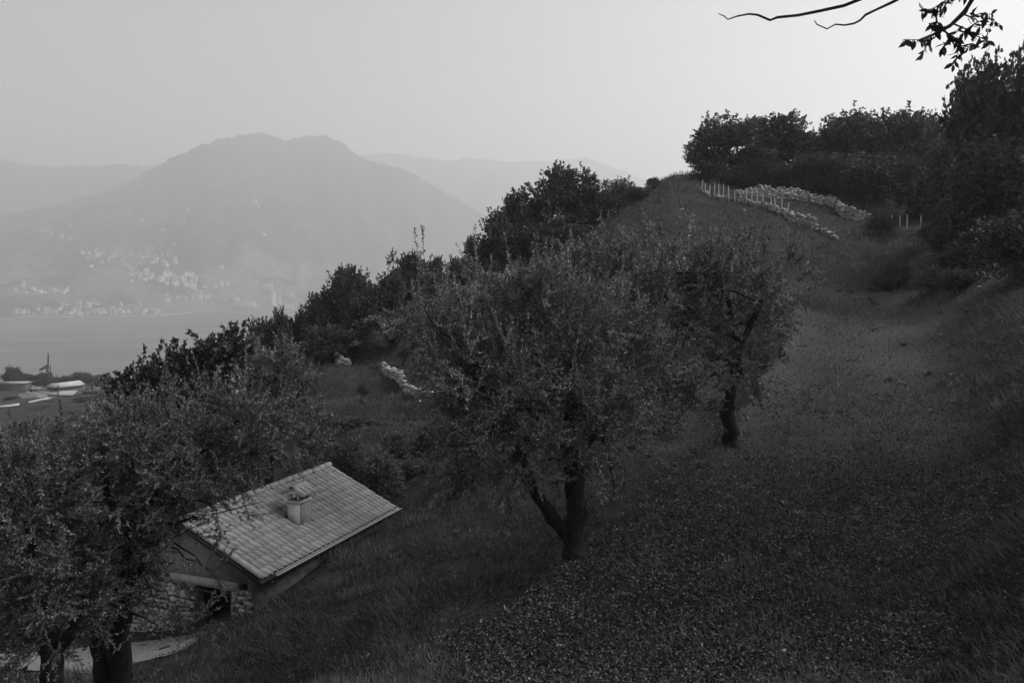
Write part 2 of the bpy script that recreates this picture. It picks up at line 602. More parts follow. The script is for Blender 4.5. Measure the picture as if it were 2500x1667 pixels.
gx = axis(-420, 330, 560, 12)
gy = axis(-60, 560, 560, 12)
GX, GY = np.meshgrid(gx, gy)
GZ = height(GX, GY)
GV = np.stack([GX, GY, GZ], -1).reshape(-1, 3)
ii = np.arange(len(gx) * len(gy)).reshape(len(gy), len(gx))
GF = np.stack([ii[:-1, :-1], ii[:-1, 1:], ii[1:, 1:], ii[1:, :-1]], -1).reshape(-1, 4)
hill = link(bpy.data.objects.new('hillside', mesh_of('hillside', GV, GF, M['ground'], smooth=True)))
wv = hill.data.attributes.new('worn', 'FLOAT', 'POINT')
wv.data.foreach_set('value', worn(GX.ravel(), GY.ravel()).astype(np.float32))
tag(hill, 'steep dark grassy hillside falling towards the lake', kind='structure')

# ------------------------------------------------------------------ lake and mountains
lk = MB().add([[-6900, -500, LAKE_Z], [6900, -500, LAKE_Z], [6900, 8400, LAKE_Z], [-6900, 8400, LAKE_Z]], [(0, 1, 2, 3)])
tag(lk.build('lake', M['water']), 'calm grey lake below the hazy mountain', kind='structure')

SHORE = [(-700, 778), (0, 775), (300, 772), (400, 770), (470, 764), (520, 758), (700, 755), (900, 751), (1300, 748), (2500, 746)]
MAIN = [(-700, 640), (-200, 575), (0, 528), (150, 500), (300, 457), (400, 402), (500, 354), (600, 329), (655, 325), (690, 334), (708, 344), (725, 338), (760, 331), (800, 331), (833, 343), (845, 352), (880, 379), (915, 393), (950, 401), (1000, 418), (1040, 442), (1100, 476), (1190, 527), (1300, 590), (1420, 650), (1600, 680), (2500, 690)]
LEFT = [(-700, 350), (-200, 352), (-60, 362), (0, 381), (60, 397), (150, 405), (230, 403), (300, 400), (370, 404), (450, 388), (560, 372), (700, 380), (900, 420)]
RIGHT = [(700, 400), (880, 376), (950, 372), (1020, 382), (1100, 392), (1130, 384), (1180, 387), (1250, 393), (1340, 391), (1430, 382), (1470, 396), (1520, 418), (1580, 440), (1650, 460), (1800, 470), (2600, 480)]


def tab(T, px):
    T = np.array(T, float)
    return np.interp(px, T[:, 0], T[:, 1])


def shore_dist(px):
    py = tab(SHORE, px)
    return np.array([LAKE_Z / ray(0, q)[2] for q in np.atleast_1d(py)])


def slope_mesh(name, label, prof, px0, px1, ncol, nrow, d0f, d1, wob, shape, seed, zlow):
    """a mountainside: each column runs from its foot up to the measured skyline and a little down the far side"""
    px = np.linspace(px0, px1, ncol)
    az = (px - CX) / F_PX
    d0 = d0f(px)
    top = np.array([at(0, q, 1.0)[2] for q in tab(prof, px)])
    dr = d1 + wob * fbm(px / 160.0, px * 0 + .3, 3, seed)
    zt = top * dr
    crest = 14 * fbm(px / 9.0, px * 0, 3, seed + 5)
    t = np.linspace(0, 1.25, nrow)[:, None]
    D = d0[None] + (dr - d0)[None] * t
    tt = np.minimum(t, 1)
    s = tt ** shape
    Z = zlow + (zt[None] - zlow) * s
    X = az[None] * D
    rid = fbm(X / 420, D / 420, 5, seed + 20)
    gul = -np.abs(fbm(X / 300 + rid, D / 900, 4, seed + 30))
    bell = np.clip(np.sin(np.pi * np.clip(tt, 0, 1)), 0, 1) ** .8
    Z = Z + bell * (zt[None] - zlow) * (.24 * rid + .38 * gul)
    Z = np.where(t > 1, zt[None] - (t - 1) * 2600, Z)
    Z = np.maximum(Z, zlow - 2 + 6 * tt)
    # keep everything on this side under the skyline
    Z = np.where(t <= 1, np.minimum(Z, (top[None] - .004 * (1 - tt)) * D), Z) + crest[None] * tt ** 12
    V = np.stack([X, D + 0 * X, Z], -1)
    i = np.arange(ncol * nrow).reshape(nrow, ncol)
    F = np.stack([i[:-1, :-1], i[:-1, 1:], i[1:, 1:], i[1:, :-1]], -1).reshape(-1, 4)
    o = link(bpy.data.objects.new(name, mesh_of(name, V.reshape(-1, 3), F, M['mountain'], smooth=True)))
    tag(o, label, kind='structure')
    return px, D, Z


mpx, MD, MZ = slope_mesh('mountain', 'broad twin topped mountain across the lake', MAIN, -700, 2500, 420, 150, lambda p: shore_dist(p) - 4, 4600, 500, .95, 11, LAKE_Z - 1.5)
slope_mesh('mountain', 'pale far ridge behind the mountain at the left edge', LEFT, -700, 900, 180, 40, lambda p: p * 0 + 5200, 6300, 500, .8, 41, LAKE_Z - 1)
slope_mesh('mountain', 'palest far ridge right of the twin topped mountain', RIGHT, 700, 2600, 220, 40, lambda p: p * 0 + 5400, 6900, 400, .8, 61, LAKE_Z - 1)


qx = np.linspace(30, 470, 60)
qd = shore_dist(qx) - 9
qv = np.concatenate([np.stack([(qx - CX) / F_PX * qd, qd, np.full(60, LAKE_Z + h)], -1) for qd_, h in ((qd, -1), (qd, 2.2))] + [np.stack([(qx - CX) / F_PX * (qd + 14), qd + 14, np.full(60, LAKE_Z + 2.2)], -1)])
qf = np.array([[k * 60 + i, k * 60 + i + 1, (k + 1) * 60 + i + 1, (k + 1) * 60 + i] for k in range(2) for i in range(59)])
tag(link(bpy.data.objects.new('shore_road', mesh_of('shore_road', qv, qf, M['far_roof']))), 'pale quay along the far lake front', kind='structure')


def on_mountain(px, py):
    """point of the mountainside on the line of sight through px, py"""
    j = int(np.clip(np.searchsorted(mpx, px), 1, len(mpx) - 1))
    w = (px - mpx[j - 1]) / (mpx[j] - mpx[j - 1])
    d = MD[:, j - 1] * (1 - w) + MD[:, j] * w
    z = MZ[:, j - 1] * (1 - w) + MZ[:, j] * w
    k = ray(px, py)[2]
    over = np.nonzero(z / d > k)[0]
    i = over[0] if len(over) else 0
    if i == 0:
        dd, zz = d[0], z[0]
    else:
        a, b = z[i - 1] / d[i - 1] - k, z[i] / d[i] - k
        s = a / (a - b)
        dd = d[i - 1] + (d[i] - d[i - 1]) * s
        zz = z[i - 1] + (z[i] - z[i - 1]) * s
    return np.array([ray(px, py)[0] * dd, dd, zz])


# haze: one closed box of even air round the camera and everything built
hb = MB().box((-7000, -600, LAKE_Z - 3), (7000, 8500, 1190))
hm = bpy.data.materials.new('haze_air')
hm.use_nodes = True
hn = hm.node_tree
hn.nodes.clear()
ho = hn.nodes.new('ShaderNodeOutputMaterial')
hv = hn.nodes.new('ShaderNodeVolumePrincipled')
hv.inputs['Color'].default_value = grey(HAZE_GREY)
hv.inputs['Density'].default_value = HAZE_DENSITY
hv.inputs['Anisotropy'].default_value = HAZE_ANISO
hn.links.new(hv.outputs['Volume'], ho.inputs['Volume'])
haze = hb.build('haze', hm)
tag(haze, 'pale haze filling the valley over the lake', kind='stuff')

# ------------------------------------------------------------------ tile-roofed stone house
H_BASE = -9.4
HX, HY, HZ, H_YAW, H_L, H_S, H_AL = -7.569, 23.998, -6.308, 1.20612, 7.0, 2.90, 0.436
house = empty('stone_house', (HX, HY, H_BASE), H_YAW, 'small stone house with a tiled gable roof and a chimney, below the slope', 'house')
RZ = HZ - H_BASE                                          # ridge height
EZ = RZ - H_S * math.sin(H_AL)                            # eaves
EY = H_S * math.cos(H_AL)                                 # half depth with overhang
XG, YW = H_L / 2 - .32, EY - .38                          # wall faces
rngH = np.random.default_rng(5)

tile_rows, tile_cols = 9, 32
T_W, T_L, T_EXP = H_L / tile_cols, .41, (H_S - .06) / tile_rows


def tile_mesh(name, w, length, r, n=6, thick=.02):
    """one clay tile: a raised roll beside a shallow pan, with a thick lower lip; local Y points up the slope"""
    t = np.linspace(0, 1, n)
    xs = (t - .5) * w * 1.06
    zs = r * np.sin(np.pi * np.clip(t / .72, 0, 1)) ** .8 - .006 * np.sin(np.pi * np.clip((t - .72) / .28, 0, 1))
    V, F = [], []
    for y, dz in ((0, .028), (length, 0)):
        for x, z in zip(xs, zs):
            V.append((x, y, z + dz))
    for x, z in zip(xs, zs):
        V.append((x, 0, z + .028 - thick))
    for i in range(n - 1):
        F.append((i, i + 1, n + i + 1, n + i))
        F.append((i + 1, i, 2 * n + i, 2 * n + i + 1))
    F.append((0, n, 2 * n))
    F.append((n - 1, 3 * n - 1, 2 * n - 1))
    b = MB().add(V, F)
    return b.mesh(name, M['tile'], smooth=False)


roof_b = MB()
for s in (-1, 1):                                         # two deck slabs under the tiles, butted at the ridge
    p = [(0, RZ - .05), (s * EY, EZ - .05), (s * EY, EZ - .17), (0, RZ - .17)]
    V = [(x, y, z) for x in (-H_L / 2 + .02, H_L / 2 - .02) for y, z in p]
    roof_b.add(V, [(0, 1, 5, 4), (1, 2, 6, 5), (2, 3, 7, 6), (0, 3, 2, 1), (4, 5, 6, 7)])
roof = roof_b.build('roof', M['wood'], house)
tms = []
for k in range(3):
    me = tile_mesh('roof_tile', T_W, T_L, .05 + .003 * k)
    mt = rough_mat('clay_tile', .15 + .018 * k, .21 + .03 * k, 3 + k, .85, .3, .01)
    me.materials[0] = mt
    tms.append(me)
CH_PX = (733, 1285)                                       # lowest corner of the chimney


def to_house(P):
    c, s = math.cos(H_YAW), math.sin(H_YAW)
    d = np.asarray(P) - np.array([HX, HY, H_BASE])
    return np.array([c * d[0] + s * d[1], -s * d[0] + c * d[1], d[2]])


def roof_hit(px, py):
    """where the line of sight meets the roof slope that faces the viewer, in the house's frame"""
    o, q = to_house((0, 0, 0)), to_house(ray(px, py)) - to_house((0, 0, 0))
    n = np.array([0, -math.sin(H_AL), math.cos(H_AL)])
    k = (n @ (np.array([0, 0, RZ]) - o)) / (n @ q)
    return o + q * k


cc = roof_hit(*CH_PX)
CW_U, CW_V = .54, .44
ch_lo, ch_hi = np.array([cc[0], cc[1]]), np.array([cc[0] + CW_U, cc[1] + CW_V])
for r in range(tile_rows):
    for c in range(tile_cols):
        x = -H_L / 2 + (c + .5) * T_W
        s0 = H_S - .0 - r * T_EXP                         # distance down from the ridge of the lower edge
        y = -(s0 * math.cos(H_AL)); z = RZ - s0 * math.sin(H_AL) + .005
        ym = -((s0 - T_EXP * .5) * math.cos(H_AL))
        if ch_lo[0] - .02 < x < ch_hi[0] + .02 and ch_lo[1] < ym < ch_hi[1]:
            continue
        o = bpy.data.objects.new('roof_tile', tms[int(rngH.integers(3))])
        o.location = (x + rngH.normal() * .004, y + rngH.normal() * .006, z + rngH.normal() * .002)
        o.rotation_euler = (H_AL - .02 + rngH.normal() * .006, 0, rngH.normal() * .012)
        link(o, roof)
# far slope tiles, joined: they can hardly be seen from up here
V0 = np.array([v.co[:] for v in tms[0].vertices]); F0 = [tuple(p.vertices) for p in tms[0].polygons]
fb = MB()
for r in range(tile_rows):
    for c in range(tile_cols):
        s0 = H_S - r * T_EXP
        Mx = Matrix.Translation((H_L / 2 - (c + .5) * T_W, s0 * math.cos(H_AL), RZ - s0 * math.sin(H_AL) + .005)) @ Matrix.Rotation(math.pi, 4, 'Z') @ Matrix.Rotation(H_AL - .02, 4, 'X')
        fb.add(V0 @ np.array(Mx.to_3x3()).T + np.array(Mx.translation), F0)
o = fb.build('far_slope_tiles', tms[1].materials[0], roof); o['kind'] = 'stuff'


def cap_mesh(name, r, length, n=7):
    a = np.linspace(0, math.pi, n)
    V, F = [], []
    for y, k in ((0, 1.08), (length, .92)):
        for t in a: V.append((y, r * k * math.cos(t), r * k * .8 * math.sin(t)))
    for t in a: V.append((0, (r * 1.08 - .02) * math.cos(t), (r * 1.08 - .02) * .8 * math.sin(t)))
    for i in range(n - 1):
        F.append((i, n + i, n + i + 1, i + 1)); F.append((i, i + 1, 2 * n + i + 1, 2 * n + i))
    return MB().add(V, F).mesh(name, tms[2].materials[0])


rcap = cap_mesh('ridge_tile', .13, .40)
nr = 19
for i in range(nr):
    o = bpy.data.objects.new('ridge_tile', rcap)
    o.location = (-H_L / 2 + i * (H_L - .03) / nr - .01, rngH.normal() * .008, RZ + .015 + rngH.normal() * .006)
    o.rotation_euler = (rngH.normal() * .03, -.03, rngH.normal() * .02)
    link(o, roof)
# verge tiles along the near gable
vcap = cap_mesh('verge_tile', .10, .40)
for s in (-1, 1):
    for i in range(8):
        o = bpy.data.objects.new('verge_tile', vcap)
        s0 = H_S - .02 - i * .355
        o.location = (-H_L / 2 + .03, s * s0 * math.cos(H_AL), RZ - s0 * math.sin(H_AL) + .045)
        o.rotation_euler = Vector((0, -s * math.cos(H_AL), math.sin(H_AL))).to_track_quat('X', 'Z').to_euler()
        link(o, roof)
# barge boards and gutter
for s in (-1, 1):
    for xe in (-H_L / 2 + .02, H_L / 2 - .05):
        p = [(0, RZ - .06), (s * EY, EZ - .06), (s * EY, EZ - .19), (0, RZ - .19)]
        V = [(x, y, z) for x in (xe - .035, xe - .005) for y, z in p]
        MB().add(V, [(0, 1, 2, 3), (7, 6, 5, 4), (0, 4, 5, 1), (1, 5, 6, 2), (2, 6, 7, 3)]).build('barge_board', M['wood'], roof)
gut = MB()
ang = np.linspace(math.pi, 2 * math.pi, 7)
for xe in (0,):
    V = []
    for x in (-H_L / 2 + .55, H_L / 2 + .12):
        for r_ in (.075, .068):
            for t in ang: V.append((x, -EY - .05 + r_ * math.cos(t), EZ - .02 + r_ * math.sin(t)))
    F = []
    for i in range(6):
        F += [(i, i + 1, 14 + i + 1, 14 + i), (7 + i + 1, 7 + i, 21 + i, 21 + i + 1)]
    F += [(0, 14, 21, 7), (6, 13, 27, 20)]
    gut.add(V, F)
gut.build('gutter', M['zinc'], house)
for i in range(7):                                        # rafters under the eaves
    x = -H_L / 2 + .4 + i * 1.03
    Mx = Matrix.Translation((x, -EY + .02, EZ - .235)) @ Matrix.Rotation(H_AL, 4, 'X')
    MB().box((-.04, 0, -.03), (.04, .7, .06), 0, Mx).build('rafter', M['wood'], roof)

# walls: long walls, far gable, and a near gable with a plastered top, a lintel and a doorway
wall = empty('walls', (0, 0, 0)); wall.parent = house
wb = MB()
wb.box((-XG, -YW, -1.5), (XG, -YW + .35, EZ - .02))
wb.box((-XG, YW - .35, -1.5), (XG, YW, EZ - .02))
wb.box((XG - .35, -YW + .351, -1.5), (XG - .001, YW - .351, EZ - .02))
gt = RZ - .20
for xa, xb in ((XG - .35, XG - .001),):
    V = [(xa, -YW + .351, EZ - .019), (xa, YW - .351, EZ - .019), (xa, 0, gt), (xb, -YW + .351, EZ - .019), (xb, YW - .351, EZ - .019), (xb, 0, gt)]
    wb.add(V, [(0, 2, 1), (3, 4, 5), (0, 3, 5, 2), (1, 2, 5, 4)])
wb.build('wall', M['dark_stone'], house)
D0, D1 = -1.32, -.22                                      # doorway, along the gable (towards the viewer's right)
LZ = EZ - .55                                             # underside of the lintel
gb = MB()                                                 # rubble lower part of the near gable, with the opening left out
gb.box((-XG, -YW + .351, -1.5), (-XG + .4, D0, LZ))
gb.box((-XG, D1, -1.5), (-XG + .4, YW - .351, LZ))
gb.build('gable_wall', M['dark_stone'], house)
V = [(x, y, z) for x in (-XG + .02, -XG + .38) for y, z in ((-YW + .36, LZ + .2), (YW - .36, LZ + .2), (YW - .36, EZ - .02), (0, gt), (-YW + .36, EZ - .02))]
g2 = MB().add(V, [(5, 6, 7, 8), (5, 8, 9), (0, 3, 2, 1), (0, 4, 3), (0, 5, 9, 4), (1, 2, 7, 6), (0, 1, 6, 5)])
g2.build('plastered_gable', M['gable_plaster'], house)
MB().box((-XG - .09, D0 - .25, LZ + .003), (-XG + .4, D1 + .9, LZ + .197)).build('lintel', M['concrete'], house)
MB().box((-XG + .9, D0 - .2, -1.4), (-XG + .95, D1 + .2, LZ + .1)).build('doorway_shade', M['dark_inside'], house)  # near-black sheet standing in for the shade inside the open doorway
# rubble stones proud of the near gable wall
ROCKS = []
for k in range(6):
    rg = np.random.default_rng(100 + k)
    bs = np.array([[-1, -1, -1], [1, -1, -1], [1, 1, -1], [-1, 1, -1], [-1, -1, 1], [1, -1, 1], [1, 1, 1], [-1, 1, 1]], float) * .42
    bs *= rg.uniform(.78, 1.12, (8, 3))
    ctr = np.array([[0, 0, -.55], [0, 0, .55], [0, -.55, 0], [.55, 0, 0], [0, .55, 0], [-.55, 0, 0]]) * rg.uniform(.85, 1.1, (6, 3))
    quads = [(0, 3, 2, 1), (4, 5, 6, 7), (0, 1, 5, 4), (1, 2, 6, 5), (2, 3, 7, 6), (3, 0, 4, 7)]
    F = [(q[i], q[(i + 1) % 4], 8 + n) for n, q in enumerate(quads) for i in range(4)]
    mm = rough_mat('rubble_stone', (.3, .14, .36, .22, .42, .26)[k], (.44, .24, .5, .34, .56, .4)[k], 3, .95, .5, .06)
    ROCKS.append(MB().add(np.vstack([bs, ctr]), F).mesh('stone', mm))
for zi in np.arange(-.9, LZ, .125):
    y = -YW + .2
    while y < YW - .2:
        w = rngH.uniform(.1, .27)
        yc = y + w / 2
        y += w + .015
        if D0 - .02 < yc + w / 2 and yc - w / 2 < D1 + .02 or zi < -.9:
            continue
        o = bpy.data.objects.new('stone', ROCKS[int(rngH.integers(6))])
        o.location = (-XG + .01, yc, zi + .06 + rngH.normal() * .022)
        o.scale = (.14, w * rngH.uniform(.8, 1.15), .135 * rngH.uniform(.6, 1.15))
        o.rotation_euler = (rngH.normal() * .16, rngH.normal() * .06, rngH.normal() * .06)
        link(o, house)
bpy.data.objects.remove(wall)

# chimney
chx0, chy0 = ch_lo
ctop = cc[2] + .74
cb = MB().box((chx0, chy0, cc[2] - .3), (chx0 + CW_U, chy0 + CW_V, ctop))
cb.m4[5] = 1                                              # lit gable side and shaded rest put into the colour: whitewash against grey render
chim = cb.build('chimney', [M['cement_shade_side'], M['limewash_lit_side']], house)
MB().box((chx0 - .03, chy0 - .03, ctop - .07), (chx0 + CW_U + .03, chy0 + CW_V + .03, ctop - .002)).build('chimney_collar', M['concrete'], chim)
MB().box((chx0 - .035, chy0 - .04, cc[2] - .06), (chx0 - .003, chy0 + CW_V + .05, cc[2] - .04), 0).build('flashing', M['zinc'], chim)
for ax in (0, 1):
    for ay in (0, 1):
        x = chx0 + .02 + ax * (CW_U - .13); y = chy0 + .02 + ay * (CW_V - .13)
        MB().box((x, y, ctop + .002), (x + .09, y + .09, ctop + .17)).build('cap_post', M['concrete'], chim)
MB().box((chx0 + .14, chy0 + .13, ctop - .02), (chx0 + CW_U - .14, chy0 + CW_V - .13, ctop + .01)).build('flue_opening', M['dark_inside'], chim)
pl = MB()
my, mx0, mx1 = chy0 + CW_V / 2, chx0 - .06, chx0 + CW_U + .06
for s in (-1, 1):
    p = [(my, ctop + .36), (my + s * .36, ctop + .175), (my + s * .36, ctop + .15), (my, ctop + .33)]
    V = [(x, y, z) for x in (mx0, mx1) for y, z in p]
    pl.add(V, [(0, 1, 5, 4), (1, 2, 6, 5), (2, 3, 7, 6), (0, 3, 2, 1), (4, 5, 6, 7)])
pl.build('cap_slab', M['tile'], chim)
cap_t = cap_mesh('cap_tile', .09, .44)
for s in (-1, 1):
    for i in range(3):
        o = bpy.data.objects.new('cap_tile', cap_t)
        o.location = (chx0 + .05 + i * (CW_U - .1) / 2, my + s * .40, ctop + .165)
        o.rotation_euler = Vector((0, -s * .36, .185)).to_track_quat('X', 'Z').to_euler()
        link(o, chim)
o = bpy.data.objects.new('cap_ridge_tile', cap_mesh('cap_ridge_tile', .10, CW_U + .16))
o.location = (mx0 - .02, my, ctop + .37)
link(o, chim)

# ------------------------------------------------------------------ trees: builders
def blobs_sample(blobs, n, rng, shell=.55):
    """points through a set of ellipsoids, thicker towards their skins; returns points, outward directions"""
    B = np.array([b[:6] for b in blobs], float)
    vol = B[:, 3] * B[:, 4] * B[:, 5]
    idx = rng.choice(len(B), n, p=vol ** .8 / (vol ** .8).sum())
    d = unit(rng.normal(size=(n, 3)))
    r = 1 - rng.random(n) ** 1.4 * shell
    r = np.where(rng.random(n) < .1, rng.random(n), r)
    P = B[idx, :3] + d * B[idx, 3:6] * r[:, None]
    return P, d, idx


def carve(P, rng, cells=.7, keep=.62):
    """drop points in random hollows so that a crown has gaps"""
    k = rng.random(3) * 50
    v = vnoise(P[:, 0] / cells + k[0] + P[:, 2] * .7 / cells, P[:, 1] / cells + k[1] - P[:, 2] * .6 / cells, int(k[2])) + \
        vnoise(P[:, 0] / cells * 2.1 + k[1], P[:, 2] / cells * 2.1 + k[0], int(k[2]) + 7) * .7
    return v > np.quantile(v, 1 - keep)


def leafy_mesh(name, blobs, n_twigs, per_twig, L, W, twig_len, mat, rng, up=.5, keep=.7, cells=.7, shoots=0, twig_r=.004, spray=1):
    P, D, _ = blobs_sample(blobs, n_twigs // spray, rng)
    k = carve(P, rng, cells, keep)
    P, D = P[k], D[k]
    if spray > 1:                                         # several twigs fan out from one branchlet
        B0 = unit(D * .7 + rng.normal(size=P.shape) * .5 + np.array([0, 0, up]))
        P, D, B0 = (np.repeat(q, spray, 0) for q in (P, D, B0))
        P = P + B0 * (rng.random(len(P)) * twig_len * .7)[:, None]
        T = unit(B0 + rng.normal(size=P.shape) * .42)
    else:
        T = unit(D * .6 + rng.normal(size=P.shape) * .55 + np.array([0, 0, up]))
    tl = twig_len * rng.uniform(.5, 1.4, len(P))
    if shoots:                                            # straight upright shoots along the top of the crown
        Z = P[:, 2]
        cand = np.nonzero(Z > np.quantile(Z, .55))[0]
        s = rng.choice(cand, min(shoots, len(cand)), replace=False)
        T[s] = unit(np.array([0, 0, 1.0]) + rng.normal(size=(len(s), 3)) * .22 + D[s] * .25)
        tl[s] = twig_len * rng.uniform(1.5, 2.6, len(s))
    cnt = np.maximum(3, (per_twig * tl / twig_len).astype(int))
    rep = np.repeat(np.arange(len(P)), cnt)
    t = rng.random(len(rep)) ** .8
    base = P[rep] + T[rep] * (tl[rep] * t)[:, None]
    dl = unit(T[rep] * .95 + rng.normal(size=base.shape) * .6)
    LL = L * rng.uniform(.6, 1.25, len(rep))
    V, F = leaf_quads(base, dl, LL, W * rng.uniform(.7, 1.2, len(rep)), rng)
    clump = np.repeat(rng.random(len(P) // spray + 1), spray)[:len(P)]
    tone = np.clip(.4 * clump[rep] + .6 * rng.random(len(rep)), 0, 1)
    TV, TF = tubes_np(P - T * (tl * .25)[:, None], P + T * tl[:, None], np.full(len(P), twig_r), np.full(len(P), twig_r * .35))
    allV = np.vstack([V, TV])
    mi = np.concatenate([np.zeros(len(F), int), np.ones(len(TF), int)])
    return mesh_of(name, allV, np.vstack([F, TF + len(V)]), [mat, M['twig']], mi, np.concatenate([tone, np.full(len(TF), .5)]))


def curvy(a, b, k, amp, rng):
    a, b = np.asarray(a, float), np.asarray(b, float)
    t = np.linspace(0, 1, k)[:, None]
    w = np.cumsum(rng.normal(size=(k, 3)), 0)
    w -= t * w[-1] + (1 - t) * w[0]
    return a + (b - a) * t + w * amp * np.sin(np.pi * t)


def near_olive(name, label, d, stems, blobs_px, n_twigs, seed, leafL=.064, leafW=.021, shoots=60, keep=.72, depth=.85, limbs=14, mat='olive_leaf', cat='tree', per=31, group='olive trees on the slope'):
    """an olive tree: stems as polylines (px, py, metres ahead, radius), a crown over ellipses (px, py, rx, ry[, metres ahead])"""
    rng = np.random.default_rng(seed)
    x0, y0 = at(stems[0][0][0], stems[0][0][1], stems[0][0][2])[:2]
    base = np.array([x0, y0, hz(x0, y0)])
    root = empty(name, tuple(base), 0, label, cat, group)
    B = []
    for b in blobs_px:
        dd = b[4] if len(b) > 4 else d
        c = at(b[0], b[1], dd) - base
        rx, rz_ = b[2] / F_PX * dd, b[3] / F_PX * dd
        B.append((c[0], c[1], c[2], rx, max(rx, rz_) * depth, rz_))
    tb = MB()
    ends = []
    for s in stems:
        pts = np.array([at(q[0], q[1], q[2]) - base for q in s])
        rad = [q[3] for q in s]
        if s is stems[0]:
            pts[0, 2] = -.25
        # resample with kinks
        fine, fr = [], []
        for i in range(len(pts) - 1):
            n = 5
            seg = curvy(pts[i], pts[i + 1], n + 1, .028, rng)
            fine += list(seg[:-1] if i < len(pts) - 2 else seg)
            fr += list(np.linspace(rad[i], rad[i + 1], n + 1)[:-1] if i < len(pts) - 2 else np.linspace(rad[i], rad[i + 1], n + 1))
        if s is stems[0]:
            fr[0] *= 1.5; fr[1] *= 1.25
        tb.tube(np.array(fine), np.array(fr), 11, 0, .22, rng)
        ends += [q for q in fine[len(fine) // 2:]] if max(q[3] for q in s) > .101 or len(stems) < 3 else []
    trunk = tb.build('trunk', M['bark'], root, smooth=True)
    Ba = np.array(B)
    for i in range(limbs):
        b = Ba[i % len(Ba)]
        tgt = b[:3] + unit(rng.normal(size=3)) * b[3:6] * rng.uniform(.3, .85)
        e = min((ends[int(j)] for j in rng.integers(0, len(ends), 7)), key=lambda q: np.linalg.norm(q - tgt) + (2 if q[2] > tgt[2] - .1 else 0))
        pl_ = curvy(e, tgt, 9, .05, rng)
        MB().tube(pl_, np.linspace(.032, .006, 9), 5, 0, .1, rng, cap=False).build('limb', M['bark'], root, smooth=True)
    me = leafy_mesh('crown', B, n_twigs, per, leafL, leafW, .42, M[mat], rng, .35, keep, .5, shoots, spray=6 if mat == 'olive_leaf' else 1)
    cr = link(bpy.data.objects.new('crown', me), root)
    cr['kind'] = 'stuff'
    return root


def tree_variant(seed, kind):
    """meshes (trunk, crown) of a tree one metre high and about .8 m wide, scaled when placed"""
    rng = np.random.default_rng(seed)
    blobs = []
    if kind == 'round':
        for i in range(16):
            a, h = rng.random() * 6.28, rng.uniform(.10, .86)
            r = .33 * (1 - abs(h - .5) ** 2 * 2.4) * rng.uniform(.4, 1)
            s = rng.uniform(.11, .2)
            blobs.append((r * math.cos(a), r * math.sin(a), h, s, s, s * .8))
        for i in range(6):
            a = rng.random() * 6.28
            blobs.append((.2 * math.cos(a), .2 * math.sin(a), .84 + rng.random() * .1, .06, .06, .07))
    elif kind == 'tall':
        for i in range(13):
            a, h = rng.random() * 6.28, rng.uniform(.08, .93)
            r = .2 * (1.05 - h) * rng.uniform(.3, 1)
            s = rng.uniform(.07, .13) * (1.35 - h * .75)
            blobs.append((r * math.cos(a), r * math.sin(a), h, s, s, s * 1.1))
    elif kind == 'open':
        for i in range(12):
            a, h = rng.random() * 6.28, rng.uniform(.42, .93)
            r = .3 * rng.uniform(.2, 1)
            s = rng.uniform(.07, .13)
            blobs.append((r * math.cos(a), r * math.sin(a), h, s, s, s * .8))
    else:                                                 # bush
        for i in range(15):
            a, h = rng.random() * 6.28, rng.uniform(.05, .78)
            r = .42 * (1 - h * .75) * rng.uniform(.4, 1)
            s = rng.uniform(.10, .24)
            blobs.append((r * math.cos(a), r * math.sin(a), h, s, s, s))
    n, per = {'round': (2300, 9), 'tall': (1500, 9), 'open': (1000, 8), 'bush': (1700, 9)}[kind]
    mat = {'round': 'broad_leaf', 'tall': 'broad_leaf', 'open': 'broad_leaf', 'bush': 'soft_leaf'}[kind]
    crown = leafy_mesh('crown', blobs, n, per, .036, .025, .075, M[mat], rng, .3, .82, .13, 30 if kind != 'bush' else 80, .0012)
    tb = MB()
    r0 = .016 if kind != 'bush' else .008
    pts = curvy((0, 0, -.05), (rng.normal() * .04, rng.normal() * .04, .8), 9, .012, rng)
    tb.tube(pts, np.linspace(r0, .003, 9), 6, 0, .1, rng, cap=False)
    for b in blobs:
        j = max(2, min(7, int(b[2] * 8)))
        st = pts[max(1, j - 3)]
        tb.tube(curvy(st, b[:3], 6, .012, rng), np.linspace(r0 * .45, .0015, 6), 4, 0, .1, rng, cap=False)
    return tb.mesh('trunk', M['bark'], smooth=True), crown


VAR = {k: [tree_variant(900 + 10 * j + s, k) for s in range(3 if k != 'round' else 4)] for j, k in enumerate(('round', 'tall', 'open', 'bush'))}
MATV = {}


def with_mat(me, slot0):
    key = (me.name, slot0)
    if key not in MATV:
        c = me.copy()
        c.materials[0] = M[slot0]
        MATV[key] = c
    return MATV[key]


rngT = np.random.default_rng(77)


def tree(name, label, kind, px, top, d, wpx, cat='tree', group=None, leaf=None, base_py=None):
    """a tree or bush standing on the ground d metres ahead, its top and width as measured"""
    if base_py:
        d = ground_hit(px, base_py, d0=max(9, d * .6), d1=d * 1.6)[1]
    x, y, _ = at(px, 700, d)
    zb = hz(x, y)
    H = max(.4, at(px, top, d)[2] - zb)
    Wd = wpx / F_PX * d
    root = empty(name, (x, y, zb), rngT.random() * 6.28, label, cat, group)
    tm, cm = VAR[kind][int(rngT.integers(len(VAR[kind])))]
    if leaf: cm = with_mat(cm, leaf)
    s = {'round': .74, 'tall': .42, 'open': .66, 'bush': .72}[kind]
    sx = Wd / s
    for nm, me in (('trunk', tm), ('crown', cm)):
        o = link(bpy.data.objects.new(nm, me), root)
        o.scale = (sx, sx, H)
        if nm == 'crown': o['kind'] = 'stuff'
    return root


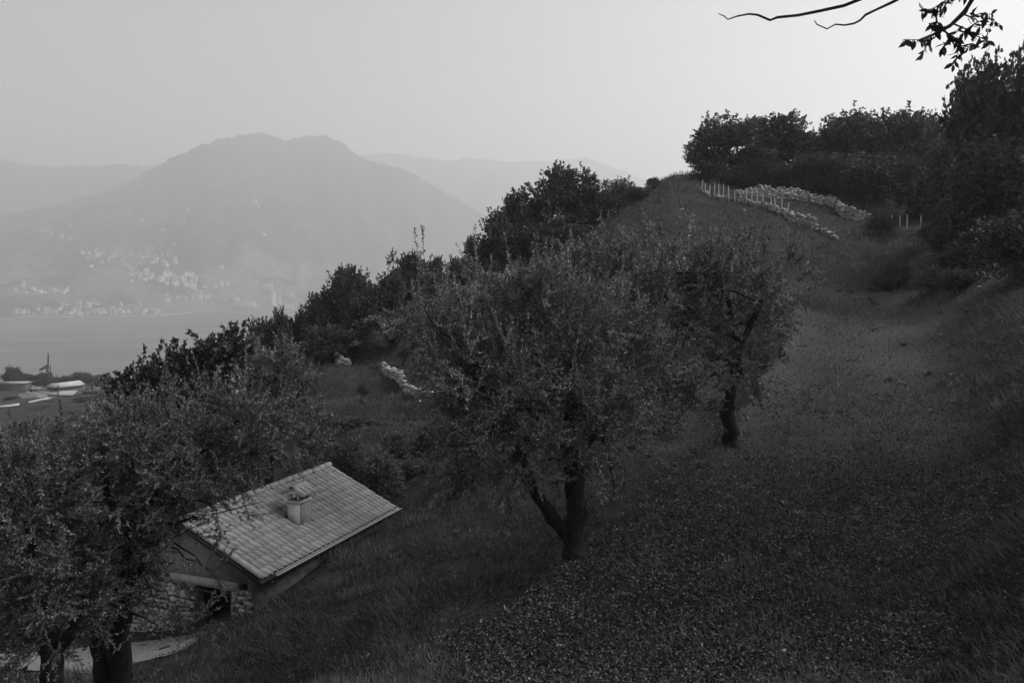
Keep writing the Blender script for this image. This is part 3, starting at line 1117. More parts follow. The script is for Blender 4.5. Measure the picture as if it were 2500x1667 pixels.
# ------------------------------------------------------------------ near olives
near_olive('olive_tree', 'big forked olive tree standing in the middle of the leaf strewn slope', 14.5,
           [[(1398, 1388, 14.5, .24), (1400, 1330, 14.5, .20), (1408, 1240, 14.5, .19), (1404, 1160, 14.4, .17), (1385, 1090, 14.4, .13), (1400, 960, 14.3, .08), (1420, 840, 14.3, .04)],
            [(1398, 1320, 14.5, .15), (1345, 1265, 14.4, .12), (1300, 1190, 14.2, .11), (1265, 1110, 14.1, .09), (1235, 1000, 14.3, .045), (1190, 900, 14.5, .02)],
            [(1404, 1150, 14.4, .12), (1450, 1050, 14.6, .08), (1520, 930, 14.8, .04)]],
           [(1090, 830, 90, 90), (1150, 900, 110, 110), (1280, 840, 150, 130), (1420, 810, 130, 120, 14.8), (1500, 920, 150, 140, 14.9), (1280, 970, 190, 150), (1160, 1050, 100, 110, 14.2), (1210, 1170, 80, 90, 14.1), (1420, 1010, 140, 100, 14), (1520, 1060, 100, 90, 15),
            (1570, 880, 90, 120, 15.5), (1330, 1080, 120, 90, 15.3), (1040, 780, 60, 70, 14.2), (1200, 760, 90, 80), (1340, 740, 90, 70, 14.8), (1450, 1150, 70, 60, 14.2), (1270, 1100, 110, 80, 13.4), (1240, 1010, 120, 90, 13.4), (1390, 1020, 100, 60, 13.6), (1180, 940, 120, 100, 13.6), (1120, 1140, 70, 80, 13.8), (1480, 1230, 40, 40, 14.6), (1010, 740, 40, 50, 14.3)],
           6800, 21, shoots=200, limbs=26)
near_olive('olive_tree', 'slender olive tree with a dark trunk beside the track, behind the forked one', 20,
           [[(1790, 1100, 20, .21), (1785, 1040, 20, .19), (1782, 980, 20, .15), (1798, 900, 20, .14), (1802, 840, 20, .12), (1780, 740, 19.8, .06), (1740, 660, 19.6, .03)],
            [(1800, 850, 20, .11), (1850, 760, 20.2, .07), (1880, 690, 20.4, .03)]],
           [(1800, 740, 120, 100), (1870, 700, 80, 90), (1700, 700, 110, 90, 19.5), (1620, 740, 120, 110, 19), (1560, 690, 90, 80, 19), (1680, 820, 110, 100, 19.4), (1820, 830, 90, 80, 20.6), (1620, 880, 90, 110, 19), (1760, 640, 90, 50), (1660, 640, 70, 50), (1520, 640, 60, 50, 19.5), (1700, 950, 70, 80, 19.4), (1890, 780, 50, 70, 20.5), (1580, 980, 70, 70, 19), (1480, 720, 80, 70, 19.5), (1730, 960, 40, 40, 19.2), (1840, 900, 60, 50, 19.6), (1420, 690, 60, 60, 20)],
           4600, 22, shoots=190, limbs=18, leafL=.08, leafW=.028)
near_olive('olive_tree', 'pale spiky topped olive tree partly hidden behind the big forked one', 25,
           [[(1120, 1060, 25, .16), (1115, 980, 25, .13), (1090, 880, 25, .08), (1070, 780, 25, .03)], [(1116, 980, 25, .10), (1180, 880, 25, .06), (1240, 780, 25, .03)]],
           [(1060, 790, 70, 70), (1130, 760, 80, 60), (1200, 760, 70, 60), (1080, 860, 70, 70), (1010, 770, 40, 45), (1180, 850, 80, 70), (1280, 730, 60, 50), (1360, 720, 70, 60), (1440, 680, 70, 60), (1100, 930, 60, 60)],
           1900, 23, shoots=120, limbs=12, leafL=.10, leafW=.034)
near_olive('olive_tree', 'dark twin stemmed olive tree at the bottom left, its sprays hanging over the roof', 14,
           [[(290, 1680, 14, .20), (295, 1560, 14, .17), (300, 1440, 14, .16), (325, 1330, 14, .13), (380, 1210, 14, .09), (470, 1120, 14.2, .05), (560, 1040, 14.4, .025)],
            [(262, 1680, 14.1, .17), (240, 1570, 14.1, .14), (235, 1480, 14.1, .11), (200, 1350, 14.1, .07), (170, 1240, 14, .03)],
            [(300, 1450, 14, .10), (350, 1380, 13.8, .05), (430, 1370, 13.7, .025)],
            [(330, 1330, 14, .10), (260, 1200, 14.1, .06), (250, 1060, 14.3, .03)]],
           [(420, 1130, 170, 120), (300, 1180, 150, 140), (230, 1300, 130, 130), (520, 1060, 130, 100, 14.4), (610, 1045, 100, 80, 14.6), (350, 1060, 130, 80), (690, 1070, 50, 50, 14.6), (180, 1200, 110, 100), (330, 1280, 90, 80, 13.8), (480, 1200, 90, 50, 14), (230, 1440, 110, 90, 13.8), (400, 1430, 50, 50, 13.4), (440, 1545, 60, 40, 13.6), (380, 1500, 45, 40, 13.4), (545, 1130, 75, 45, 14.3), (170, 1110, 100, 50), (575, 1232, 26, 14, 13.6), (520, 1262, 36, 20, 13.6), (500, 1400, 40, 28, 13.5), (545, 1420, 24, 16, 13.5), (450, 1300, 50, 30, 13.6), (480, 1255, 50, 28, 13.6), (640, 1215, 22, 16, 13.7)],
           5200, 24, shoots=70, limbs=30)
near_olive('olive_tree', 'dark olive tree filling the lower left corner', 12.6,
           [[(140, 1720, 12.6, .2), (130, 1640, 12.6, .17), (120, 1540, 12.6, .14), (80, 1400, 12.6, .08), (60, 1250, 12.6, .03)], [(130, 1600, 12.6, .1), (200, 1500, 12.5, .06), (240, 1400, 12.5, .03)]],
           [(60, 1250, 120, 130), (80, 1420, 130, 120), (150, 1510, 100, 90), (30, 1560, 90, 90), (60, 1170, 100, 70), (180, 1400, 80, 90), (0, 1350, 90, 120)],
           3200, 25, shoots=12, limbs=14)
near_olive('olive_tree', 'pale upright olive tree rising behind the house roof, with long bare shoots', 27,
           [[(660, 1200, 27, .18), (655, 1120, 27, .14), (630, 1020, 27, .08), (600, 940, 27, .03)], [(655, 1120, 27, .1), (710, 1010, 27, .06), (740, 930, 27, .03)]],
           [(650, 960, 110, 80), (580, 950, 80, 70), (720, 980, 70, 80), (640, 1050, 110, 80), (740, 1060, 60, 70), (690, 900, 60, 45), (590, 900, 50, 50), (760, 1110, 40, 50)],
           2100, 26, shoots=200, limbs=16, leafL=.10, leafW=.034)
# the dark broad-leaved tree above the olives
near_olive('broadleaf_tree', 'dark broad leaved tree rising to a point left of centre, in front of the lake', 24,
           [[(470, 1180, 24, .2), (480, 1060, 24, .16), (500, 950, 24, .08), (530, 860, 24, .03)], [(478, 1070, 24, .1), (400, 970, 24, .06), (330, 950, 24, .03)]],
           [(555, 870, 38, 50), (510, 900, 60, 45), (460, 930, 65, 45), (400, 950, 70, 45), (330, 965, 60, 40), (285, 985, 35, 40), (440, 1000, 110, 70), (540, 960, 60, 60), (345, 1020, 60, 50), (575, 850, 16, 28), (450, 880, 26, 22), (380, 905, 14, 14)],
           1900, 27, leafL=.17, leafW=.10, shoots=30, keep=.88, mat='dark_leaf', limbs=14, per=13, group=None)

# ------------------------------------------------------------------ belts of trees
BELT = 'trees along the edge above the lake'
for a in (
    ('broadleaf_tree', 'light open crowned tree at the lower end of the belt, against the lake', 'open', 640, 768, 58, 100, None),
    ('broadleaf_tree', 'low rounded tree second from the lower end of the belt', 'round', 710, 778, 59, 110, None),
    ('broadleaf_tree', 'squat tree at the foot of the tall pointed one', 'round', 765, 735, 60, 90, None),
    ('broadleaf_tree', 'tall pointed dark tree standing out of the belt against the far shore', 'round', 824, 655, 61, 110, 'dark_leaf'),
    ('broadleaf_tree', 'thin crowned tree just right of the tall pointed one', 'open', 882, 660, 62, 95, None),
    ('broadleaf_tree', 'grey feathery tree in the middle of the belt', 'open', 935, 672, 62, 90, None),
    ('broadleaf_tree', 'tall knobbly tree with a leaning top in the middle of the belt', 'round', 985, 618, 63, 100, None),
    ('broadleaf_tree', 'leafy tree with bare stems below, right of the leaning topped one', 'open', 1025, 635, 64, 75, None),
    ('broadleaf_tree', 'slim see through tree in the belt with sky between its stems', 'open', 1085, 624, 65, 60, None),
    ('broadleaf_tree', 'rounded tree just below the bigger dark group', 'round', 1140, 632, 66, 110, None),
    ('broadleaf_tree', 'thinly leaved tree at the lower side of the big dark one', 'open', 1215, 522, 68, 110, None),
    ('broadleaf_tree', 'dark tree standing under the thinly leaved one', 'round', 1190, 590, 67, 120, 'dark_leaf'),
    ('broadleaf_tree', 'spreading left half of the big dark pair on the ridge', 'round', 1315, 458, 72, 190, None),
    ('broadleaf_tree', 'highest tree of the big dark pair, topped by a pointed tuft', 'round', 1395, 414, 73, 150, 'dark_leaf'),
    ('broadleaf_tree', 'broad dark tree below the big pair, at the edge of the grass', 'round', 1290, 545, 70, 170, 'dark_leaf'),
    ('broadleaf_tree', 'pale small tree right of the big dark pair', 'bush', 1505, 432, 76, 95, 'soft_leaf'),
    ('broadleaf_tree', 'dark tree filling the gap left of the slim see through tree', 'round', 1055, 672, 63, 90, 'dark_leaf'),
    ('broadleaf_tree', 'rounded tree between the tall pointed one and the leaning topped one', 'round', 905, 700, 61, 110, None),
    ('broadleaf_tree', 'dark tree leaning over the grass at the right foot of the big pair', 'round', 1440, 470, 74, 110, 'dark_leaf'),
    ('broadleaf_tree', 'small ragged tree between the two lowest trees of the belt', 'open', 675, 760, 57, 70, None),
    ('broadleaf_tree', 'ragged tree leaning left of the tall pointed one', 'open', 790, 705, 60, 70, None),
    ('broadleaf_tree', 'small see through tree right of the tall pointed one', 'open', 855, 690, 60, 60, 'soft_leaf'),
    ('broadleaf_tree', 'small pale tree right of the grey feathery one', 'open', 958, 665, 61, 60, 'soft_leaf'),
    ('broadleaf_tree', 'ragged tree on the skyline just above the rounded one', 'open', 1165, 575, 67, 75, None),
    ('broadleaf_tree', 'twiggy tree sticking out left of the big dark pair', 'open', 1255, 470, 71, 80, None),
    ('bush', 'low bush on the ridge line beyond the pale small tree', 'bush', 1555, 455, 77, 55, 'broad_leaf', 490),
    ('bush', 'small bush just below the crest of the grass slope', 'bush', 1592, 430, 78, 30, 'broad_leaf', 462),
    ('bush', 'dark bush in the gap beneath the slim see through tree', 'bush', 1085, 705, 62, 75, 'dark_leaf', 770),
    ('bush', 'dark thicket below the two lowest trees of the belt', 'bush', 690, 835, 57, 130, 'broad_leaf', 905),
    ('bush', 'dark thicket under the tall pointed tree', 'bush', 800, 790, 58, 130, 'broad_leaf', 880),
    ('bush', 'dark thicket under the grey feathery tree', 'bush', 930, 755, 59, 120, 'broad_leaf', 840),
    ('bush', 'dark thicket under the leaning topped tree', 'bush', 1000, 730, 60, 90, 'dark_leaf', 800),
    ('bush', 'dark thicket under the rounded tree beside the big group', 'bush', 1150, 695, 63, 110, 'dark_leaf', 760),
    ('bush', 'dark bush where the big group meets the grass slope', 'bush', 1390, 540, 72, 120, 'dark_leaf', 640),
):
    tree(a[0], a[1], a[2], a[3], a[4], a[5], a[6], 'bush' if a[0] == 'bush' else 'tree', BELT, a[7], a[8] if len(a) > 8 else None)
SOFT = 'soft bushes on the terraces'
for a in (
    ('bush', 'soft pale bush below the ruined bit of wall under the big dark pair', 'bush', 1290, 655, 60, 140, 'soft_leaf', 735),
    ('bush', 'soft pale bush left of the one below the ruined bit of wall', 'bush', 1215, 672, 58, 70, 'soft_leaf', 745),
    ('bush', 'tall soft bush at the right edge of the belt, above the olive', 'tall', 950, 740, 52, 70, 'soft_leaf', 850),
    ('bush', 'soft rounded bush behind the roof corner of the house', 'bush', 935, 1085, 29, 110, 'soft_leaf', 1200),
    ('bush', 'feathery bush beside the house ridge', 'bush', 845, 1060, 33, 90, 'soft_leaf', 1170),
    ('bush', 'dark leafy bush right of the eaves, beside the thin stake', 'bush', 1000, 1120, 28.5, 80, 'broad_leaf'),
    ('bush', 'grassy bush on the middle of the terrace below the stone wall', 'bush', 960, 1045, 36, 80, 'soft_leaf', 1110),
    ('bush', 'dark bush left of the forked olive, below the loose stones', 'bush', 1045, 1020, 33, 70, 'broad_leaf', 1120),
    ('bush', 'low row of leafy brambles on the bank behind the pale olive', 'bush', 860, 1015, 41, 110, 'broad_leaf', 1045),
):
    tree(a[0], a[1], a[2], a[3], a[4], a[5], a[6], 'bush', SOFT, a[7], a[8] if len(a) > 8 else None)
YOUNG = 'young trees on the grass terraces'
for a in (
    ('young_tree', 'young wispy tree alone on the upper grass terrace', 'open', 922, 812, 52, 50, 'soft_leaf', 885),
    ('young_tree', 'small bushy sapling right of the wispy tree on the terrace', 'open', 984, 840, 48, 55, 'soft_leaf', 893),
    ('young_tree', 'tiny dark sapling on the slope below the stone wall', 'open', 884, 938, 43, 36, 'dark_leaf', 976),
):
    tree(a[0], a[1], a[2], a[3], a[4], a[5], a[6], 'sapling', YOUNG, a[7], a[8] if len(a) > 8 else None)
TOP = 'trees on top of the hill'
for a in (
    ('broadleaf_tree', 'leaning tree with open twigs at the left end of the hilltop wood', 'open', 1690, 348, 80, 70, 'dark_leaf'),
    ('broadleaf_tree', 'spiky dark tree second from the left end of the hilltop wood', 'round', 1762, 282, 81, 150, None),
    ('broadleaf_tree', 'pale thin tree between two dark ones on the hilltop', 'tall', 1835, 296, 86, 90, 'soft_leaf'),
    ('broadleaf_tree', 'dark domed tree right of the pale thin one on the hilltop', 'round', 1905, 284, 84, 150, 'dark_leaf'),
    ('broadleaf_tree', 'low tree filling the dip of the hilltop skyline', 'round', 1985, 318, 88, 120, None),
    ('broadleaf_tree', 'knobbly topped dark tree right of the dip in the hilltop skyline', 'round', 2060, 275, 86, 150, 'dark_leaf'),
    ('broadleaf_tree', 'wide dark tree in the middle of the right hand wood', 'round', 2140, 272, 84, 180, None),
    ('broadleaf_tree', 'paler flat topped tree in the right hand wood', 'round', 2225, 282, 82, 150, None),
    ('broadleaf_tree', 'twiggy tree top just left of the tall near wood', 'open', 2285, 264, 70, 90, None),
    ('broadleaf_tree', 'dark tree behind the middle of the long pale wall', 'round', 1850, 360, 80, 120, 'dark_leaf'),
    ('broadleaf_tree', 'dark tree behind the right part of the long pale wall', 'round', 1990, 375, 80, 140, 'dark_leaf'),
    ('broadleaf_tree', 'hanging branched dark tree above the end of the long pale wall', 'round', 2130, 370, 76, 170, 'dark_leaf'),
    ('broadleaf_tree', 'dark tree behind the row of five stakes', 'round', 2240, 390, 70, 150, 'dark_leaf'),
    ('broadleaf_tree', 'tall dark tree with twigs on its left side, at the right edge', 'round', 2400, 140, 47, 200, 'dark_leaf'),
    ('broadleaf_tree', 'tallest dark tree cut off by the right edge', 'round', 2510, 120, 45, 190, 'dark_leaf'),
    ('broadleaf_tree', 'dark tree making the left flank of the tall wood at the right edge', 'round', 2362, 205, 48, 110, 'dark_leaf'),
    ('broadleaf_tree', 'dark tree filling between the two tallest ones at the right edge', 'round', 2455, 158, 47, 170, 'dark_leaf'),
    ('broadleaf_tree', 'dark rounded tree stepping down left of the tall right hand wood', 'round', 2310, 345, 56, 120, None),
    ('broadleaf_tree', 'mid grey tree leaning out over the five stakes', 'open', 2265, 420, 62, 110, 'dark_leaf'),
    ('bush', 'thick dark bush on the bank edge under the tall right hand wood', 'bush', 2330, 500, 54, 110, 'broad_leaf', 640),
    ('broadleaf_tree', 'dark mid height tree in front of the tall ones at the right edge', 'round', 2440, 330, 43, 210, 'dark_leaf'),
    ('broadleaf_tree', 'dark shaggy tree above the right hand bank', 'round', 2360, 400, 50, 150, 'dark_leaf'),
    ('bush', 'dark bush between the leaning tree and the spiky tree on the hilltop', 'bush', 1725, 392, 79, 80, 'dark_leaf', 440),
    ('bush', 'dark hedge under the pale thin hilltop tree', 'bush', 1830, 390, 82, 110, 'dark_leaf', 445),
    ('bush', 'dark hedge over the middle of the long pale wall', 'bush', 1945, 410, 80, 130, 'dark_leaf', 462),
    ('bush', 'dark hedge over the right part of the long pale wall', 'bush', 2060, 415, 78, 130, 'dark_leaf', 478),
    ('bush', 'grey bush under the spiky dark tree on the hilltop', 'bush', 1800, 405, 80, 90, 'broad_leaf', 450),
    ('bush', 'grey bush over the left end of the long pale wall', 'bush', 1870, 425, 79, 90, 'soft_leaf', 455),
    ('bush', 'dark bush at the right end of the long pale wall', 'bush', 2145, 520, 67, 60, 'dark_leaf', 572),
    ('bush', 'dark bush in front of the right end of the stake row', 'bush', 2310, 510, 58, 110, 'dark_leaf', 600),
    ('bush', 'leafy dark bush low at the foot of the right hand wood', 'bush', 2400, 540, 50, 160, 'dark_leaf', 660),
    ('bush', 'dark bush at the right edge above the bank', 'bush', 2480, 500, 43, 150, 'dark_leaf', 690),
    ('bush', 'low bramble clump on the bend of the bank, above the flat grass', 'bush', 2180, 632, 50, 90, 'soft_leaf', 705),
    ('bush', 'low bramble clump right of the one above the flat grass', 'bush', 2280, 640, 49, 80, 'soft_leaf', 712),
    ('bush', 'scrub where the bank meets the foot of the dark wood', 'bush', 2345, 650, 47, 110, 'broad_leaf', 710),
):
    tree(a[0], a[1], a[2], a[3], a[4], a[5], a[6], 'bush' if a[0] == 'bush' else 'tree', TOP, a[7], a[8] if len(a) > 8 else None)
tree('broadleaf_tree', 'added unseen leafy tree beyond the right edge beside the lower track, shading it', 'round', 2900, 90, 17, 540, 'tree', TOP, 'dark_leaf')  # out of view, added to cast shade on the lower track
tree('broadleaf_tree', 'added unseen leafy tree beyond the right edge, nearest to the viewer, shading the bank', 'round', 3200, -60, 12.5, 700, 'tree', TOP, 'dark_leaf')  # second unseen tree, added to darken the near bank
SHORE_T = 'trees on the near lake shore'
for i, a in enumerate((
    ('rounded shore tree at the left edge, left of the crane', 'round', 20, 895, 300, 45), ('low shore tree two left of the crane', 'round', 45, 912, 305, 36), ('low shore tree under the crane jib', 'round', 75, 914, 305, 40), ('shore tree touching the left of the crane mast', 'round', 102, 911, 305, 40),
    ('small shore tree right behind the crane mast', 'round', 130, 920, 305, 36), ('low shore tree behind the pale roofed villa', 'round', 155, 918, 306, 36), ('taller shore tree behind the right side of the pale roofed villa', 'round', 190, 909, 300, 50), ('bushy shore tree right of the pale roofed villa', 'round', 222, 918, 296, 46),
    ('pointed shore tree near the end of the shore row', 'round', 246, 912, 296, 44), ('last low shore tree before the dark broad leaved tree', 'round', 287, 924, 300, 36), ('dark tree on the lower side of the pale roofed villa', 'round', 215, 935, 270, 40), ('dark shrubby tree at the left edge below the rubble heap', 'round', 15, 968, 225, 40))):
    tree('shore_tree', a[0], a[1], a[2], a[3], a[4], a[5], 'tree', SHORE_T, None)
VAL = 'bushes on the field below the near olives'
for i, a in enumerate((('bush hugging the right of the field below the villa', 200, 965, 200, 60), ('bush behind the top of the corner olive', 130, 1010, 120, 90), ('bush left behind the corner olive', 50, 1020, 110, 80), ('bush between the field and the dark broad leaved tree', 250, 985, 150, 80))):
    tree('bush', a[0], 'bush', a[1], a[2], a[3], a[4], 'bush', VAL, 'broad_leaf')
for a in (('small dark shrub right under the left field wall', 60, 1003, 195, 26), ('low shrub between rubble heap and white field wall', 110, 984, 215, 30), ('shrub at the foot of the villa porch', 150, 966, 240, 26), ('shrub beside the small rubble heap', 235, 962, 235, 34),
          ('round shrub alone on the open field', 95, 1008, 190, 24), ('shrub at the left edge behind the rubble heap', 28, 956, 262, 34), ('shrub between the shed and the rubble heap', 62, 950, 268, 30), ('dark shrub in front of the grey roofed barn', 262, 962, 240, 40), ('loose shrub on the field edge above the near olives', 165, 1010, 170, 36)):
    tree('bush', a[0], 'bush', a[1], a[2], a[3], a[4], 'bush', VAL, 'broad_leaf')

# ------------------------------------------------------------------ dry stone walls, stakes, rocks
def stone_wall(name, label, pts, hts, size, seed, gaps=(), lean=.1, maxn=300):
    """pts: (px, py of the foot, metres ahead); hts: heights in metres; every stone is its own part"""
    rng = np.random.default_rng(seed)
    W = np.array([at(*p) for p in pts])
    for w in W: w[2] = hz(w[0], w[1]) if True else w[2]
    seg = np.linalg.norm(np.diff(W[:, :2], axis=0), axis=1)
    cum = np.concatenate([[0], np.cumsum(seg)])
    root = empty(name, tuple(W[0]), 0, label, 'wall')
    todo = []
    core_v = []
    for s in np.arange(0, cum[-1], .5):
        x, y, h = (np.interp(s, cum, W[:, 0]), np.interp(s, cum, W[:, 1]), np.interp(s, cum, hts))
        z = hz(x, y + .35)
        core_v.append([(x, y + .3, z - .4), (x, y + .34, z + h * .9), (x, y + .75, z + h * .8), (x, y + .8, z - .4)])
    cv = np.array(core_v).reshape(-1, 3) - W[0]
    k = len(core_v)
    F = [(i * 4 + j, i * 4 + j + 1, (i + 1) * 4 + j + 1, (i + 1) * 4 + j) for i in range(k - 1) for j in range(3)]
    MB().add(cv, F).build('wall_core', M['dark_stone'], root)
    s = 0.0
    while s < cum[-1]:
        x, y, h = (np.interp(s, cum, W[:, 0]), np.interp(s, cum, W[:, 1]), np.interp(s, cum, hts))
        z0 = hz(x, y + .1)
        zz = -.05
        f = s / cum[-1]
        if not any(a < f < b for a, b in gaps):
            hh = h * rng.uniform(.75, 1.15)
            while zz < hh:
                q = size * rng.uniform(.6, 1.35)
                lc = Vector((x + rng.normal() * .05 - W[0][0], y + zz * lean + rng.normal() * .06 - W[0][1], z0 + zz + q * .3 - W[0][2]))
                sc = Vector((q * rng.uniform(.9, 1.7), q, q * rng.uniform(.5, .85)))
                eu = Matrix.Rotation(rng.random() * 6.28 if rng.random() < .3 else rng.normal() * .3, 3, 'Z') @ Matrix.Rotation(rng.normal() * .2, 3, 'X')
                todo.append((lc, sc, eu, int(rng.integers(6))))
                zz += q * .6
        s += size * rng.uniform(.75, 1.1)
    order = sorted(range(len(todo)), key=lambda i: -todo[i][1].x * todo[i][1].z)
    small = MB()
    for i, j in enumerate(order):
        lc, sc, eu, k = todo[j]
        if i < maxn:
            o = bpy.data.objects.new('stone', ROCKS[k])
            o.location, o.scale, o.rotation_euler = lc, sc, eu.to_euler()
            link(o, root)
        else:
            V = np.array([v.co[:] for v in ROCKS[k].vertices]) * np.array(sc)
            small.add(V @ np.array(eu).T + np.array(lc), [tuple(p.vertices) for p in ROCKS[k].polygons])
    if small.n:
        o = small.build('small_stones', ROCKS[2].materials[0], root)
        o['kind'] = 'stuff'
    return root


stone_wall('dry_stone_wall', 'long pale dry stone wall under the hilltop wood, at the back of the terrace', [(1800, 474, 74), (1850, 478, 74), (1950, 490, 74.5), (2010, 500, 74), (2035, 512, 73), (2060, 540, 70), (2122, 552, 68)], [.3, 1.0, .95, .7, .75, 1.0, .85], .21, 1, gaps=((.66, .69),))
stone_wall('dry_stone_wall', 'lower dry stone wall running down the crest of the grass slope under the stake row', [(1716, 472, 70), (1790, 492, 69), (1850, 508, 67), (1900, 518, 65.5), (1960, 545, 63.5), (1995, 566, 62)], [.25, .25, .4, .6, .65, 1.0], .2, 2, gaps=((.05, .1), (.22, .27), (.34, .38)))
stone_wall('rubble_pile', 'tumbled stones at the lower end of the wall on the grass slope', [(2008, 572, 61.5), (2046, 584, 60)], [.5, .15], .2, 3)
stone_wall('dry_stone_wall', 'short pale dry stone wall on the terrace left of the big forked olive', [(936, 918, 47), (965, 932, 45.5), (998, 946, 44)], [.55, .55, .45], .17, 4)
stone_wall('dry_stone_wall', 'crumbling curved piece of dry stone wall just above the forked olive', [(1006, 950, 43.5), (1030, 972, 42), (1042, 988, 41), (1052, 992, 40.5)], [.45, .4, .45, .2], .17, 5)
stone_wall('dry_stone_wall', 'little broken stone wall on the knoll left of the wispy young tree', [(822, 888, 52), (834, 893, 51.5), (858, 896, 51)], [.75, .45, .25], .24, 6)
stone_wall('dry_stone_wall', 'ruined bit of stone wall on the terrace edge under the big dark pair of trees', [(1306, 652, 64), (1330, 654, 64), (1352, 655, 64)], [.45, .4, .35], .28, 7)


def stake_fence(name, label, P, h, seed, wire=True):
    rng = np.random.default_rng(seed)
    b0 = np.array([*at(*P[0])[:2], 0]); b0[2] = hz(b0[0], b0[1])
    root = empty(name, tuple(b0), 0, label, 'fence')
    tops = []
    me = MB().tube([(0, 0, -.15), (0, 0, 1)], [.045, .04], 6).mesh('stake', M['stake'])
    for p in P:
        x, y, _ = at(*p)
        z = hz(x, y)
        o = bpy.data.objects.new('stake', me)
        o.location = (x - b0[0], y - b0[1], z - b0[2])
        hh = h * rng.uniform(.78, 1.12)
        o.scale = (1, 1, hh)
        o.rotation_euler = (rng.normal() * .055, rng.normal() * .055, 0)
        link(o, root)
        tops.append(np.array(o.location) + np.array([0, 0, hh * .75]))
    if wire:
        w = MB()
        w.tube(np.array(tops), .008, 4)
        w.tube(np.array(tops) - np.array([0, 0, h * .4]), .008, 4)
        w.build('wire', M['zinc'], root)
    return root


stake_fence('stake_fence', 'long row of pale wooden stakes along the crest beside the lower stone wall',
            [(1713, 473, 70.2), (1722, 475, 70), (1732, 477, 69.8), (1744, 479, 69.6), (1755, 482, 69.4), (1766, 484, 69.2), (1779, 486, 69), (1794, 490, 68.8), (1808, 492, 68.5), (1822, 500, 68), (1836, 502, 67.8), (1848, 507, 67.4), (1862, 511, 67), (1881, 513, 66.6), (1893, 512, 66.3), (1909, 513, 66), (1923, 507, 66)], 1.25, 11)
stake_fence('stake_fence', 'row of five stakes at the foot of the dark right hand wood', [(2175, 548, 66), (2197, 548, 66), (2215, 552, 64.5), (2247, 551, 64.5), (2266, 548, 64.5)], 1.2, 12, wire=False)
st = MB().tube([(0, 0, -.2), (.02, 0, 1.0), (.04, .01, 1.9)], [.02, .018, .014], 5).build('garden_stake', M['wood'])
sx_, sy_, _ = at(1018, 1262, 23.5)
st.location = (sx_, sy_, hz(sx_, sy_)); st.scale = (1, 1, .45)
tag(st, 'thin dark stake in the grass right of the house eaves', 'stake')

rng = np.random.default_rng(8)
for px, py, d, s, lab in ((2388, 752, 36.5, .34, 'pale rounded boulder sticking out of the right hand bank'), (2408, 773, 34.5, .22, 'flat pale stone just below the rounded boulder on the bank'), (2425, 750, 36.5, .3, 'upright pale slab right of the rounded boulder on the bank'), (2388, 783, 33.5, .17, 'lowest flat stone on the right hand bank'),
                          (2402, 725, 39, .2, 'small pale stone above the rounded boulder on the bank'), (2415, 697, 41, .16, 'topmost pale stone on the right hand bank'), (2349, 738, 38, .12, 'small stone on the flat grass left of the bank'), (2300, 815, 31, .16, 'flat stone lying on the track below the bank'),
                          (1915, 1600, 10.3, .055, 'single pale pebble among the leaves near the bottom'), (1664, 560, 65, .2, 'white stone lying on the upper grass slope'), (1815, 567, 65, .2, 'white stone alone in the middle of the grass slope'), (1658, 579, 63, .2, 'white stone below another on the upper grass slope'),
                          (1046, 1093, 33, .2, 'loose pale stone left of the forked olive crown'), (1022, 1003, 39.5, .14, 'loose stone below the crumbling curved wall')):
    x, y, _ = at(px, py, d)
    o = bpy.data.objects.new('stone' if s < .3 else 'boulder', ROCKS[int(rng.integers(2, 6))].copy())
    z = hz(x, y)
    o.location = (x, y, z + s * .2)
    tall = 'upright' in lab
    o.scale = (s * (1.0 if tall else 1.6), s, s * (1.7 if tall else .8))
    o.rotation_euler = (.1, .15, rng.random() * 3)
    link(o)
    tag(o, lab, 'stone')

# ------------------------------------------------------------------ the near lake shore: villa, barns, crane, rubble, low walls
def box_house(name, label, x, y, z, rz, w, l, h, rh, wallm, roofm, over=.5, base=4.0, group=None, cat='house', parts=True, hip=False):
    root = empty(name, (x, y, z), rz, label, cat, group)
    MB().box((-w / 2, -l / 2, -base), (w / 2, l / 2, h)).build('wall', wallm, root)
    rb = MB()
    W, L = w / 2 + over, l / 2 + over
    hx = W * .55 if hip else W
    V = [(-W, -L, h + .01), (W, -L, h + .01), (W, L, h + .01), (-W, L, h + .01), (-hx if hip else -W, 0, h + rh), (hx if hip else W, 0, h + rh)]
    if hip: V[4], V[5] = (-W * .35, 0, h + rh), (W * .35, 0, h + rh)
    rb.add(V, [(0, 1, 5, 4), (2, 3, 4, 5), (0, 4, 3), (1, 2, 5), (0, 3, 2, 1)])
    rb.build('roof', roofm, root)
    return root


def ground_at(px, d):
    x, y, _ = at(px, 900, d)
    return x, y, hz(x, y)


x, y, _ = ground_at(170, 262)
zt = at(175, 932, 262)[2]
vz = zt - 4.6
v = box_house('villa', 'villa with a wide pale gabled roof over a lower porch roof, on the near shore', x - 1.5, y, vz, math.radians(62), 8.5, 5.6, 3.3, 1.3, M['dark_stone'], M['pale_roof'], .7)


def upright(o, rz):
    o.rotation_euler = (0, 0, -rz)
    return o


